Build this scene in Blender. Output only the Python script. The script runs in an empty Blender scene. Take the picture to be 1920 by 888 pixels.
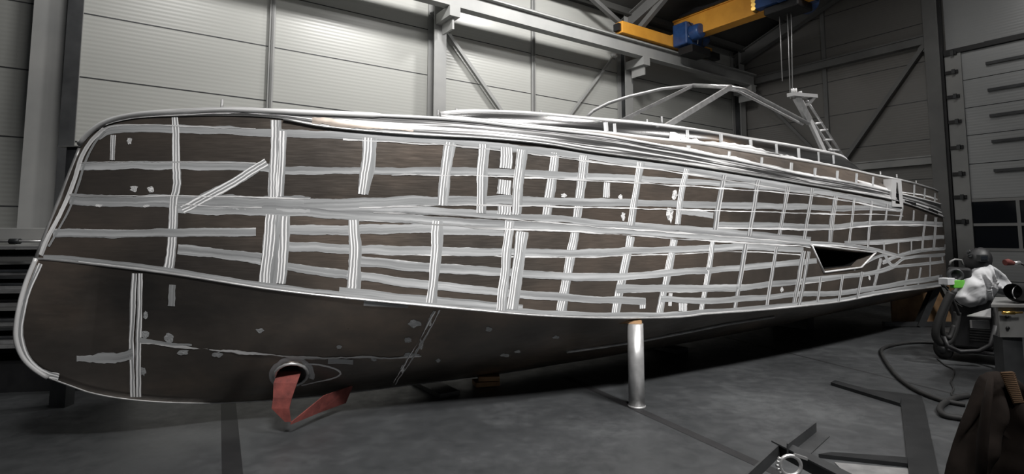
import bpy, bmesh, math, random
from mathutils import Vector, Matrix, noise
from mathutils.bvhtree import BVHTree
random.seed(7)
SC = bpy.context.scene
COL = SC.collection
# ------------------------------------------------------------------ camera
F = 1050.0
TILT = math.radians(5.0)
CAMZ = 1.70
CY = 440.0 - F * math.tan(TILT)
CT, ST = math.cos(TILT), math.sin(TILT)
cam = bpy.data.cameras.new('camera')
cam.sensor_fit = 'HORIZONTAL'; cam.sensor_width = 36.0
cam.lens = 36.0 * F / 1920.0
cam.shift_y = -(444.0 - CY) / 1920.0
cam.clip_start = 0.05; cam.clip_end = 200
camo = bpy.data.objects.new('camera', cam); COL.objects.link(camo)
camo.location = (0, 0, CAMZ); camo.rotation_euler = (math.pi / 2 + TILT, 0, 0)
SC.camera = camo
SC.view_settings.view_transform = 'Standard'
SC.view_settings.look = 'None'
SC.view_settings.gamma = 1.0
SC.view_settings.use_curve_mapping = False
SC.view_settings.exposure = 0.0
# ------------------------------------------------------------------ hall frame: s along the boat and long wall, u away from the camera
TH = math.radians(35.0)
D = Vector((math.cos(TH), math.sin(TH), 0)); N = Vector((-math.sin(TH), math.cos(TH), 0))
P0 = Vector((1.22, 5.49, 0))
HB0 = 1.9
def SU(s, u, z=0.0):
    v = P0 + D * s + N * u; v.z = z; return v
WALL_U = 5.9; END_S = 11.0
# ------------------------------------------------------------------ light
world = bpy.data.worlds.new('world'); SC.world = world; world.use_nodes = True
world.node_tree.nodes['Background'].inputs[0].default_value = (0.62, 0.66, 0.72, 1)
world.node_tree.nodes['Background'].inputs[1].default_value = 0.06
def area(name, loc, size, sizey, power, target=None, col=(1, .98, .96), spread=None):
    l = bpy.data.lights.new(name, 'AREA'); l.shape = 'RECTANGLE'; l.size = size; l.size_y = sizey
    l.energy = power; l.color = col
    if spread: l.spread = math.radians(spread)
    o = bpy.data.objects.new(name, l); COL.objects.link(o); o.location = loc
    if target is not None:
        o.rotation_euler = (Vector(target) - Vector(loc)).to_track_quat('-Z', 'Y').to_euler()
    else:
        o.rotation_euler = (0, 0, TH)
    return o
area('hall_and_fill_lamp', SU(-3.6, 0.4, 7.6), 1.5, .5, 90)
area('hall_and_fill_lamp', SU(1.4, 0.2, 7.6), 1.5, .5, 120)
area('hall_and_fill_lamp', SU(6.4, -0.4, 7.9), 1.5, .5, 90)
area('wall_wash_fill', SU(-3.4, 3.0, 7.3), 1.0, .4, 60, SU(-3.4, 5.9, 4.4))  # unseen wash lamps, added for the bright spots on the long wall
area('wall_wash_fill', SU(-.3, 2.8, 7.3), 1.0, .4, 190, SU(-.3, 5.9, 4.4))
area('wall_wash_fill', SU(3.2, 2.8, 7.3), 1.0, .4, 150, SU(3.2, 5.9, 4.0))
area('hall_and_fill_lamp', SU(-4.2, -5.5, 7.4), 1.6, .6, 130, SU(-2.6, 0, 1.3), (1, .98, .96), 62)  # from here on: unseen near-side fill lamps, added to brighten the hull
area('hall_and_fill_lamp', SU(.6, -5.5, 7.4), 1.6, .6, 150, SU(1.0, 0, 1.3), (1, .98, .96), 62)
area('hall_and_fill_lamp', SU(5.2, -5.0, 7.4), 1.6, .6, 75, SU(5.6, 0, 1.5), (1, .98, .96), 55)
# ------------------------------------------------------------------ pixel <-> world
def ray(px, py):
    x = (px - 960.0) / F; y = (CY - py) / F
    return Vector((x, CT - y * ST, ST + y * CT))
def proj(p):
    d = Vector(p) - Vector((0, 0, CAMZ))
    dep = d.y * CT + d.z * ST; up = -d.y * ST + d.z * CT
    return 960 + F * d.x / dep, CY - F * up / dep
CP = Vector((0, 0, CAMZ))
def at(px, py, depth):
    r = ray(px, py); return CP + r * (depth / r.y)
def fl(px, py, z=0.0):
    r = ray(px, py); return CP + r * ((z - CAMZ) / r.z)
def on_plane(px, py, p, n):
    r = ray(px, py); return CP + r * ((Vector(p) - CP).dot(n) / r.dot(n))
def on_u(px, py, u): return on_plane(px, py, SU(0, u), N)
def on_s(px, py, s): return on_plane(px, py, SU(s, 0), D)
def to_s(v): return (Vector(v) - P0).dot(D)
def to_u(v): return (Vector(v) - P0).dot(N)
def interp(pts, x):
    if x <= pts[0][0]: return pts[0][1]
    if x >= pts[-1][0]: return pts[-1][1]
    for i in range(len(pts) - 1):
        x0, y0 = pts[i]; x1, y1 = pts[i + 1]
        if x0 <= x <= x1:
            # Catmull-like smooth interpolation with secant slopes
            def sl(k):
                a = pts[max(k - 1, 0)]; b = pts[min(k + 1, len(pts) - 1)]
                return (b[1] - a[1]) / (b[0] - a[0])
            h = x1 - x0; t = (x - x0) / h; m0, m1 = sl(i) * h, sl(i + 1) * h
            return (2*t**3-3*t*t+1)*y0 + (t**3-2*t*t+t)*m0 + (-2*t**3+3*t*t)*y1 + (t**3-t*t)*m1
# ------------------------------------------------------------------ materials
def mat(name, col=(.5, .5, .5), rough=.5, metal=0.0, spec=.5):
    m = bpy.data.materials.new(name); m.use_nodes = True; spec = .12 if rough >= .85 else spec
    b = m.node_tree.nodes['Principled BSDF']
    b.inputs['Base Color'].default_value = (*col, 1); b.inputs['Roughness'].default_value = rough
    b.inputs['Metallic'].default_value = metal
    b.inputs['Specular IOR Level'].default_value = spec
    return m
def nn(m, t, **kw):
    n = m.node_tree.nodes.new(t)
    for k, v in kw.items(): setattr(n, k, v)
    return n
def lk(m, a, b): m.node_tree.links.new(a, b)
def bsdf(m): return m.node_tree.nodes['Principled BSDF']
def coords(m, kind='Object', scale=(1, 1, 1), rot=(0, 0, 0), loc=(0, 0, 0)):
    t = nn(m, 'ShaderNodeTexCoord'); mp = nn(m, 'ShaderNodeMapping')
    mp.inputs['Scale'].default_value = scale; mp.inputs['Rotation'].default_value = rot; mp.inputs['Location'].default_value = loc
    lk(m, t.outputs[kind], mp.inputs['Vector']); return mp.outputs['Vector']
def noisen(m, vec, scale, detail=4, rough=.55, dist=0):
    n = nn(m, 'ShaderNodeTexNoise'); n.inputs['Scale'].default_value = scale; n.inputs['Detail'].default_value = detail
    n.inputs['Roughness'].default_value = rough; n.inputs['Distortion'].default_value = dist
    lk(m, vec, n.inputs['Vector']); return n.outputs['Fac']
def ramp(m, fac, stops):
    r = nn(m, 'ShaderNodeValToRGB'); e = r.color_ramp.elements
    while len(e) < len(stops): e.new(.5)
    for i, (p, c) in enumerate(stops):
        e[i].position = p; e[i].color = (*c, 1) if len(c) == 3 else c
    lk(m, fac, r.inputs['Fac']); return r.outputs['Color']
def bump(m, h, strength, dist=.01):
    b = nn(m, 'ShaderNodeBump'); b.inputs['Strength'].default_value = strength; b.inputs['Distance'].default_value = dist
    lk(m, h, b.inputs['Height']); lk(m, b.outputs['Normal'], bsdf(m).inputs['Normal'])
def g(v): return (v, v, v)
def varied(name, c0, c1, scale, rough=.5, metal=0, bmp=0, stretch=(1, 1, 1)):
    m = mat(name, c0, rough, metal)
    f = noisen(m, coords(m, 'Object', stretch), scale, 5)
    lk(m, ramp(m, f, [(.3, c0), (.7, c1)]), bsdf(m).inputs['Base Color'])
    if bmp: bump(m, f, bmp)
    return m
M = {}
M['plate'] = mat('mill_finish_aluminium', (.1, .09, .08), .36, .85)
m = M['plate']
f1 = noisen(m, coords(m, 'Object', (.7, .7, 1.2)), 1.1, 5); 
lk(m, ramp(m, f1, [(.25, (.13, .118, .11)), (.5, (.21, .18, .155)), (.75, (.34, .27, .22))]), bsdf(m).inputs['Base Color'])
f2 = noisen(m, coords(m, 'Object', (1, 1, 14)), 6, 4)
lk(m, ramp(m, f2, [(.2, g(.28)), (.8, g(.46))]), bsdf(m).inputs['Roughness'])
bump(m, noisen(m, coords(m, 'Object', (1, 1, .35)), 2.2, 2), .5, .03)
M['plate2'] = mat('bottom_aluminium', (.1, .09, .08), .34, .85)
m = M['plate2']
f1 = noisen(m, coords(m, 'Object', (.6, .6, 1.0)), 1.3, 6, .6)
lk(m, ramp(m, f1, [(.25, (.10, .094, .09)), (.5, (.18, .158, .14)), (.78, (.36, .28, .22))]), bsdf(m).inputs['Base Color'])
f2 = noisen(m, coords(m, 'Object', (1.5, 1.5, 7)), 4, 4)
lk(m, ramp(m, f2, [(.2, g(.26)), (.8, g(.44))]), bsdf(m).inputs['Roughness'])
bump(m, noisen(m, coords(m, 'Object', (1, 1, .6)), 1.8, 2), .5, .03)
def streak(name, su, sv, lo, mid, hi, metal=.55, rough=.38, dist=.6, p=(.36, .52, .60)):
    """ground aluminium: strokes run along u of the band"""
    m = mat(name, mid, rough, metal)
    v = coords(m, 'UV', (su, sv, 1))
    a = noisen(m, v, 1.0, 3, .55, dist)
    c = ramp(m, a, [(p[0], lo), (p[1], mid), (p[2], hi)])
    b = noisen(m, coords(m, 'UV', (1.3, .8, 1)), 1.5, 3)
    k = ramp(m, b, [(.3, g(.78)), (.7, g(1.0))])
    mx = nn(m, 'ShaderNodeMix', data_type='RGBA', blend_type='MULTIPLY'); mx.inputs['Factor'].default_value = 1
    lk(m, c, mx.inputs[6]); lk(m, k, mx.inputs[7]); lk(m, mx.outputs[2], bsdf(m).inputs['Base Color'])
    bump(m, a, .35, .004)
    return m
def lined(name, su, freq, lo, hi, metal=.2, rough=.42):
    """hand-ground frame band: bright wavy strokes running along the band"""
    m = mat(name, lo, rough, metal)
    w = nn(m, 'ShaderNodeTexWave', wave_type='BANDS', bands_direction='Y', wave_profile='SIN')
    w.inputs['Scale'].default_value = freq * 2 * math.pi / 20; w.inputs['Distortion'].default_value = 3.2
    w.inputs['Detail'].default_value = 2; w.inputs['Detail Scale'].default_value = 1.0; w.inputs['Detail Roughness'].default_value = .5
    lk(m, coords(m, 'UV', (su, 1, 1)), w.inputs['Vector'])
    n = noisen(m, coords(m, 'UV', (su * 1.5, 4.5, 1)), 1.0, 3)
    ad = nn(m, 'ShaderNodeMath', operation='MULTIPLY_ADD'); ad.inputs[1].default_value = 1.1
    lk(m, n, ad.inputs[0]); lk(m, w.outputs['Fac'], ad.inputs[2])
    md = nn(m, 'ShaderNodeMath', operation='MULTIPLY'); md.inputs[1].default_value = .5; lk(m, ad.outputs[0], md.inputs[0])
    lk(m, ramp(m, md.outputs[0], [(.25, tuple(x * .82 for x in lo)), (.56, lo), (.66, hi)]), bsdf(m).inputs['Base Color'])
    bump(m, md.outputs[0], .3, .004)
    return m
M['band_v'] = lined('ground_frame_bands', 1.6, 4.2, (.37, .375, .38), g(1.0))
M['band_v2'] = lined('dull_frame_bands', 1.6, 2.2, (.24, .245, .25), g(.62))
M['band_h'] = streak('ground_stringer_bands', .5, 2.6, (.25, .255, .26), (.40, .41, .415), (.66, .67, .68), metal=.25, rough=.42, p=(.28, .5, .74))
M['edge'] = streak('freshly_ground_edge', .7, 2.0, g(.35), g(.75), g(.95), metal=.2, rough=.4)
M['bulwark'] = streak('brushed_bulwark', .55, 7.0, g(.04), g(.17), g(.85), metal=.3, rough=.35, dist=.7, p=(.43, .52, .60))
M['trunk'] = streak('polished_coaming', .35, 1.6, g(.12), g(.3), g(.6), rough=.22, metal=.95, dist=.8)
M['alu'] = varied('bare_aluminium', g(.42), g(.62), 9, .35, .7)
M['alu_d'] = varied('dull_aluminium', g(.22), g(.36), 7, .45, .6)
M['steel_light'] = varied('grey_painted_steel', (.27, .275, .27), (.33, .33, .32), 2, .5, 0)
M['steel_mid'] = varied('grey_frame_steel', (.12, .122, .12), (.16, .16, .155), 2, .5, 0)
M['steel_dark'] = varied('dark_steel', (.03, .032, .034), (.06, .062, .064), 4, .45, .4)
M['black'] = varied('black_plastic', (.004, .004, .005), (.010, .010, .011), 8, .55)
M['rubber'] = varied('black_rubber', (.004, .004, .004), (.009, .009, .009), 12, .7)
M['void'] = mat('dark_interior', (.004, .004, .004), .9)
M['pane'] = mat('dark_door_glass', (.012, .014, .018), .12)
M['yellow'] = varied('crane_yellow', (.62, .28, .035), (.75, .36, .05), 3, .45)
M['blue'] = varied('crane_blue', (.015, .045, .14), (.03, .08, .22), 6, .35)
M['green'] = mat('green_cap', (.12, .42, .05), .4)
M['red'] = varied('red_webbing', (.08, .016, .013), (.16, .035, .028), 14, .8, 0, .3)
M['cloth'] = varied('light_grey_cloth', (.36, .37, .38), (.55, .55, .56), 4, .85, 0, .1)
M['jacket'] = varied('dark_brown_canvas', (.007, .005, .004), (.014, .010, .008), 9, .9, 0, .2)
M['cord'] = mat('brown_corduroy', (.08, .05, .03), .9)
M['wood'] = varied('raw_timber', (.20, .11, .05), (.36, .22, .11), 5, .75, 0, .2, (1, 6, 1))
M['brass'] = mat('brass', (.7, .45, .12), .3, 1)
M['rope'] = mat('wire_rope', g(.45), .4, .6)
# concrete floor
M['floor'] = mat('concrete_floor', g(.1), .45)
m = M['floor']
v = coords(m, 'Object')
a = noisen(m, v, .55, 7, .6, .3); b = noisen(m, v, 6, 8, .7)
mx = nn(m, 'ShaderNodeMath', operation='MULTIPLY_ADD'); mx.inputs[1].default_value = .35
lk(m, b, mx.inputs[0]); lk(m, a, mx.inputs[2])
lk(m, ramp(m, mx.outputs[0], [(.42, (.021, .023, .024)), (.7, (.039, .041, .043)), (.92, (.075, .079, .081))]), bsdf(m).inputs['Base Color'])
lk(m, ramp(m, b, [(.3, g(.34)), (.7, g(.55))]), bsdf(m).inputs['Roughness'])
bump(m, b, .12, .004)
M['joint'] = varied('floor_joint_filler', (.008, .008, .009), (.014, .014, .015), 6, .6)
# wall panels: fine horizontal ribs (real profile of the sandwich panels)
def wallmat(name, c):
    m = mat(name, c, .30)
    v = coords(m, 'Object')
    w = nn(m, 'ShaderNodeTexWave', wave_type='BANDS', bands_direction='Z', wave_profile='SIN'); w.inputs['Scale'].default_value = 5.2
    w.inputs['Distortion'].default_value = .0
    lk(m, v, w.inputs['Vector']); bump(m, w.outputs['Fac'], .16, .006)
    n = noisen(m, coords(m, 'Object', (.4, .4, 2)), .8, 3)
    lk(m, ramp(m, n, [(.3, tuple(x * .93 for x in c)), (.7, c)]), bsdf(m).inputs['Base Color'])
    return m
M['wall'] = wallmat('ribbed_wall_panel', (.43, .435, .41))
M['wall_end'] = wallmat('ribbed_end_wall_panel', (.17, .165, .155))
M['doorp'] = wallmat('sectional_door_panel', (.40, .41, .41))
M['roof'] = varied('dark_roof_sheet', (.05, .05, .048), (.075, .075, .07), 1, .6)
# ------------------------------------------------------------------ mesh builder
class MB:
    def __init__(s): s.v = []; s.f = []; s.m = []; s.uv = []; s.mats = []; s.sm = []
    def mi(s, m):
        if m not in s.mats: s.mats.append(m)
        return s.mats.index(m)
    def face(s, pts, m, uv=None, smooth=False):
        i = len(s.v); s.v += [tuple(p) for p in pts]; s.f.append(list(range(i, i + len(pts))))
        s.m.append(s.mi(m)); s.uv.append(uv or [(0, 0)] * len(pts)); s.sm.append(smooth)
    def grid(s, rows, m, uvs=None, smooth=True, flip=False):
        i = len(s.v); R = len(rows); C = len(rows[0])
        for r in rows: s.v += [tuple(p) for p in r]
        k = s.mi(m)
        for a in range(R - 1):
            for b in range(C - 1):
                q = [(a, b), (a, b + 1), (a + 1, b + 1), (a + 1, b)]
                if flip: q = q[::-1]
                s.f.append([i + x * C + y for x, y in q]); s.m.append(k); s.sm.append(smooth)
                s.uv.append([uvs[x][y] for x, y in q] if uvs else [(0, 0)] * 4)
    def box(s, o, ax, ay, az, m):
        """box from corner o with three edge vectors"""
        o, ax, ay, az = map(Vector, (o, ax, ay, az))
        p = [o, o+ax, o+ax+ay, o+ay, o+az, o+ax+az, o+ax+ay+az, o+ay+az]
        if ax.cross(ay).dot(az) < 0: order = [(0,1,2,3),(4,7,6,5),(0,4,5,1),(1,5,6,2),(2,6,7,3),(3,7,4,0)]
        else: order = [(3,2,1,0),(5,6,7,4),(1,5,4,0),(2,6,5,1),(3,7,6,2),(0,4,7,3)]
        i = len(s.v); s.v += [tuple(q) for q in p]
        for q in order: s.f.append([i + j for j in q]); s.m.append(s.mi(m)); s.uv.append([(0,0)]*4); s.sm.append(False)
    def suz(s, s0, s1, u0, u1, z0, z1, m): s.box(SU(s0, u0, z0), D * (s1 - s0), N * (u1 - u0), (0, 0, z1 - z0), m)
    def cbox(s, c, sx, sy, sz, m, rz=0.0):
        r = Matrix.Rotation(rz, 3, 'Z'); ax = r @ Vector((sx, 0, 0)); ay = r @ Vector((0, sy, 0)); az = Vector((0, 0, sz))
        s.box(Vector(c) - (ax + ay + az) / 2, ax, ay, az, m)
    def tube(s, pts, r, m, n=10, caps=True, smooth=True, squash=None):
        pts = [Vector(p) for p in pts]; rows = []; uvs = []; L = 0; prev = None
        for i, p in enumerate(pts):
            t = (pts[min(i+1, len(pts)-1)] - pts[max(i-1, 0)]).normalized()
            ref = Vector((0, 0, 1)) if abs(t.z) < .9 else Vector((1, 0, 0))
            if prev is None: x = t.cross(ref).normalized()
            else: x = (prev - t * prev.dot(t)).normalized()
            prev = x; y = t.cross(x)
            if i: L += (p - pts[i-1]).length
            rr = r[i] if isinstance(r, (list, tuple)) else r
            sq = squash or 1
            rows.append([p + (x * math.cos(a) + y * math.sin(a) * sq) * rr for a in [2*math.pi*k/n for k in range(n+1)]])
            uvs.append([(L, k / n) for k in range(n + 1)])
        s.grid(rows, m, uvs, smooth)
        if caps:
            s.face(rows[0][:-1][::-1], m); s.face(rows[-1][:-1], m)
    def bar(s, a, b, w, h, m, up=(0, 0, 1)):
        """rectangular bar from a to b, w across, h along up"""
        a, b = Vector(a), Vector(b); t = (b - a).normalized(); up = Vector(up)
        x = t.cross(up).normalized(); y = x.cross(t).normalized()
        s.box(a - x * w/2 - y * h/2, b - a, x * w, y * h, m)
    def lathe(s, c, prof, m, n=24, axis=(0, 0, 1)):
        ax = Vector(axis).normalized(); ref = Vector((1, 0, 0)) if abs(ax.x) < .9 else Vector((0, 1, 0))
        x = ax.cross(ref).normalized(); y = ax.cross(x); c = Vector(c)
        rows = [[c + ax * z + (x * math.cos(2*math.pi*k/n) + y * math.sin(2*math.pi*k/n)) * r for k in range(n+1)] for r, z in prof]
        s.grid(rows, m, None, True, True)
    def build(s, name, parent=None, bevel=0, weld=True):
        me = bpy.data.meshes.new(name); me.from_pydata(s.v, [], s.f)
        for x in s.mats: me.materials.append(x)
        me.polygons.foreach_set('material_index', s.m)
        me.polygons.foreach_set('use_smooth', s.sm)
        uvl = me.uv_layers.new(name='UVMap'); flat = []
        for q in s.uv:
            for c in q: flat += [c[0], c[1]]
        uvl.data.foreach_set('uv', flat)
        o = bpy.data.objects.new(name, me); COL.objects.link(o)
        if parent is not None: o.parent = parent; o.matrix_parent_inverse = parent.matrix_world.inverted() if parent.type == 'EMPTY' else Matrix()
        if parent is not None and parent.type == 'EMPTY':
            o.matrix_parent_inverse = Matrix.Translation(-parent.location)
        if weld:
            b = bmesh.new(); b.from_mesh(me); bmesh.ops.remove_doubles(b, verts=b.verts, dist=1e-5)
            b.to_mesh(me); b.free()
        if bevel:
            md = o.modifiers.new('bevel', 'BEVEL'); md.width = bevel; md.segments = 2; md.limit_method = 'ANGLE'
        return o
def tag(o, label=None, cat=None, group=None, kind=None):
    if label: o['label'] = label
    if cat: o['category'] = cat
    if group: o['group'] = group
    if kind: o['kind'] = kind
    return o
def thing(name, loc, label, cat, group=None):
    o = bpy.data.objects.new(name, None); COL.objects.link(o); o.location = loc; o.empty_display_size = .2
    return tag(o, label, cat, group)
def struct(o): o['kind'] = 'structure'; return o
# ================================================================== setting
SMIN = -16.0; UMIN = -9.0
b = MB(); b.suz(SMIN, END_S + .2, UMIN, WALL_U + .2, -.2, 0, M['floor']); struct(b.build('floor'))
EAVE = 7.15; SLOPE = .36
b = MB()
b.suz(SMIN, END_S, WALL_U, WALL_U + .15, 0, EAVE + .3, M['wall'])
# horizontal and vertical panel joints, part of the wall
for z in (1.16, 2.07, 2.98, 3.89, 4.80, 5.71, 6.62):
    b.suz(SMIN, END_S, WALL_U - .004, WALL_U, z - .008, z + .008, M['steel_dark'])
struct(b.build('wall_left'))
b = MB()
ridge_u = -3.0
def roofz(u): return EAVE + (WALL_U - u) * SLOPE
pts = [SU(END_S, WALL_U + .15, 0), SU(END_S, -9, 0), SU(END_S, -9, roofz(ridge_u) - 2.2), SU(END_S, ridge_u, roofz(ridge_u)), SU(END_S, WALL_U + .15, EAVE)]
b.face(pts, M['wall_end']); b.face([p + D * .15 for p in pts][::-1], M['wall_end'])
for z in (1.16, 2.07, 2.98, 3.89, 4.80, 5.71, 6.62, 7.5, 8.4):
    ua = WALL_U if z < EAVE else WALL_U - (z - EAVE) / SLOPE
    b.suz(END_S - .004, END_S, 1.0, ua, z - .008, z + .008, M['steel_dark'])
struct(b.build('wall_right'))
b = MB()
b.face([SU(SMIN, WALL_U + .15, EAVE), SU(SMIN, ridge_u, roofz(ridge_u)), SU(END_S + .1, ridge_u, roofz(ridge_u)), SU(END_S + .1, WALL_U + .15, EAVE)], M['roof'])
b.face([SU(SMIN, ridge_u, roofz(ridge_u)), SU(SMIN, -9, roofz(ridge_u) - 2.2), SU(END_S + .1, -9, roofz(ridge_u) - 2.2), SU(END_S + .1, ridge_u, roofz(ridge_u))], M['roof'])
struct(b.build('ceiling'))
# floor joints (dark filler strips laid in the slab)
def joint(p0, p1, w, i):
    a, c = fl(*p0), fl(*p1); t = (c - a).normalized(); x = Vector((-t.y, t.x, 0)) * w / 2; z = Vector((0, 0, .002))
    b = MB(); b.face([a + x + z, a - x + z, c - x + z, c + x + z], M['joint']); struct(b.build('trim_%d' % i))
joint((425, 700), (440, 960), .135, 1)
joint((1060, 706), (1500, 905), .10, 2)
joint((1360, 632), (2100, 815), .035, 3)
joint((1890, 560), (1560, 540), .05, 4)
# columns of the portal frames
def column(s, u0, u1, w, label, z1=EAVE, depth=.30):
    t = thing('steel_column', SU(s, (u0 + u1) / 2, 0), label, 'column', 'grey portal frame columns')
    b = MB()
    b.suz(s - w/2, s + w/2, u1 - .02, u1, 0, z1, M['steel_light'])
    b.suz(s - w/2, s + w/2, u0, u0 + .02, 0, z1, M['steel_light'])
    b.build('flange', t)
    b = MB(); b.suz(s - .008, s + .008, u0 + .02, u1 - .02, 0, z1, M['steel_dark']); b.build('web', t)  # web coloured dark: shade between the flanges put into the steel colour
    return t
column(-4.95, WALL_U - .34, WALL_U - .02, .50, 'wide light grey steel column on the left behind the bow')
column(.75, WALL_U - .30, WALL_U - .02, .26, 'grey steel column behind the middle of the foredeck', )
column(5.95, WALL_U - .30, WALL_U - .02, .26, 'grey steel column behind the front of the windscreen frame')
column(10.75, WALL_U - .30, WALL_U - .02, .26, 'dark grey steel column in the far corner of the hall')
# dark stanchion beside the left column
p = on_u(135, 100, WALL_U - .36); s_ = to_s(p)
b = MB(); b.suz(s_ - .07, s_ + .09, WALL_U - .46, WALL_U - .36, 0, EAVE, M['steel_dark'])
tag(b.build('downpipe'), 'dark steel stanchion beside the wide column at the left', 'stanchion')
# slim posts between the columns
for px, lab in ((509, 'slim grey wall post left of the middle column'), (1001, 'slim grey wall post right of the middle column')):
    s_ = to_s(on_u(px, 100, WALL_U - .06))
    b = MB(); b.suz(s_ - .045, s_ + .045, WALL_U - .06, WALL_U - .002, 0, EAVE, M['steel_light'])
    b.suz(s_ - .018, s_ + .018, WALL_U - .075, WALL_U - .06, 0, EAVE, M['steel_mid'])
    tag(b.build('wall_post', bevel=.004), lab, 'post')
# diagonal bracing on the long wall
def brace(p0, p1, f, label, w=.07, mt='steel_light'):
    a, c = f(*p0), f(*p1)
    t = thing('diagonal_brace', a, label, 'brace')
    b = MB(); b.bar(a, c, w, w, M[mt]); b.build('bar', t)
    d = (c - a).normalized()
    for q, sgn in ((a, 1), (c, -1)):
        b = MB(); b.bar(q + d * sgn * -.02, q + d * sgn * .22, .16, .014, M[mt], up=N if f is not fs else D); b.build('end_plate', t)
fu = lambda x, y: on_u(x, y, WALL_U - .10)
fs = lambda x, y: on_s(x, y, END_S - .14)
brace((812, 22), (962, 240), fu, 'diagonal steel brace falling right from the middle column')
brace((1156, 98), (1050, 240), fu, 'diagonal steel brace falling left from the column behind the windscreen', .05)
brace((1738, 78), (1575, 312), fs, 'long diagonal brace on the end wall beside the door', .09, 'steel_mid')
brace((1404, 158), (1545, 300), fs, 'diagonal brace on the end wall in the far corner', .07, 'steel_mid')
# end wall rails
def srail(p0, p1, h, d, name, label, mt):
    a = on_s(*p0, END_S - d); c = on_s(*p1, END_S - d); u0, u1 = to_u(c), to_u(a); z = (a.z + c.z) / 2
    b = MB(); b.suz(END_S - d, END_S - .005, u0, u1, z - h/2, z + h/2, M[mt])
    b.suz(END_S - d - .03, END_S - d, u0, u1, z + h/2 - .03, z + h/2, M[mt]); b.suz(END_S - d - .03, END_S - d, u0, u1, z - h/2, z - h/2 + .03, M[mt])
    return tag(b.build(name), label, 'beam')
srail((1415, 146), (1742, 78), .22, .16, 'horizontal_beam', 'grey horizontal beam high across the end wall', 'steel_mid')
srail((1590, 313), (1757, 298), .20, .12, 'horizontal_beam', 'grey horizontal beam on the end wall low behind the stern', 'steel_light')
s_u = to_u(on_s(1549, 200, END_S - .05))
b = MB(); b.suz(END_S - .06, END_S - .002, s_u - .05, s_u + .05, 0, 8.0, M['steel_mid'])
tag(b.build('wall_post'), 'thin dark post in the middle of the end wall', 'post')
# end wall column beside the door
u0 = to_u(on_s(1775, 300, END_S - .3)); u1 = to_u(on_s(1746, 300, END_S - .3))
b = MB(); b.suz(END_S - .30, END_S - .01, u0, u1, 0, 8.9, M['steel_mid'])
tag(b.build('door_post', bevel=.01), 'square grey steel post at the left edge of the door', 'post')
# sectional door with windows
du1 = to_u(on_s(1782, 300, END_S - .25)); du0 = du1 - 4.4
XD = END_S - .16
b = MB(); door = thing('door_1', SU(XD, (du0 + du1) / 2, 0), None, None); del_ = door; door['kind'] = 'structure'
def dz(px, py): return on_s(px, py, XD).z
levels = [dz(1850, y) for y in (470, 372, 305, 250, 197, 143, 88)]
lv = [0, levels[0] - .62, levels[0]] + levels[1:]
for i in range(len(lv) - 1):
    z0, z1 = lv[i], lv[i + 1]
    if i == 2: continue
    b.suz(XD, XD + .05, du0, du1, z0 + .008, z1 - .008, M['doorp'])
b.suz(XD + .03, XD + .06, du0, du1, 0, lv[2], M['steel_dark']); b.suz(XD + .03, XD + .06, du0, du1, lv[3], lv[-1], M['steel_dark'])
b.build('door_panel', door)
z0, z1 = lv[2], lv[3]; zm = (z0 + z1) / 2
b = MB()
for za in (z0, zm - .03, z1 - .06): b.suz(XD - .01, XD + .05, du0, du1, za, za + .06, M['steel_light'])
uu = du1; k = 0
while uu > du0:
    b.suz(XD - .008, XD + .048, uu - .06, uu, z0, z1, M['steel_light']); uu -= 1.02
b.build('window_frame', door)
for r in range(2):
    uu = du1
    while uu - .06 > du0 + .3:
        a, c = (z0 + .06, zm - .03) if r == 0 else (zm + .03, z1 - .06)
        b = MB(); b.suz(XD + .015, XD + .025, max(uu - 1.02, du0), uu - .06, a, c, M['pane']); b.build('pane', door); uu -= 1.02
# dark door jamb seal with hinge brackets; reinforcing bars
b = MB(); b.suz(XD - .10, XD - .01, du1 + .005, du1 + .10, 0, 8.7, M['black']); b.build('door_jamb', door)
b = MB(); b.suz(XD - .05, XD, du1 - .30, du1 - .005, 0, lv[-1], M['steel_light']); b.build('guide_rail', door)
for y in (102, 137, 183, 230, 278, 327, 370, 415):
    z = dz(1785, y); b = MB(); b.suz(XD - .10, XD - .051, du1 - .24, du1 - .01, z - .035, z + .035, M['black'])
    b.suz(XD - .14, XD - .10, du1 - .20, du1 - .14, z - .05, z + .05, M['steel_dark']); b.build('roller_bracket', door)
for y in (83, 122, 172, 220, 268, 322):
    z = dz(1840, y); b = MB(); b.suz(XD - .07, XD - .02, du0, du1 - .72, z - .03, z + .03, M['steel_dark'])
    b.build('reinforcing_bar', door)
b = MB(); z = lv[-1]; b.suz(XD - .08, XD + .14, du0, du1, z, z + .10, M['black']); b.build('top_seal', door)
b = MB(); b.suz(END_S - .05, END_S - .01, du0, du1, z + .1, 9.3, M['doorp']); struct(b.build('trim_5'))
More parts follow.
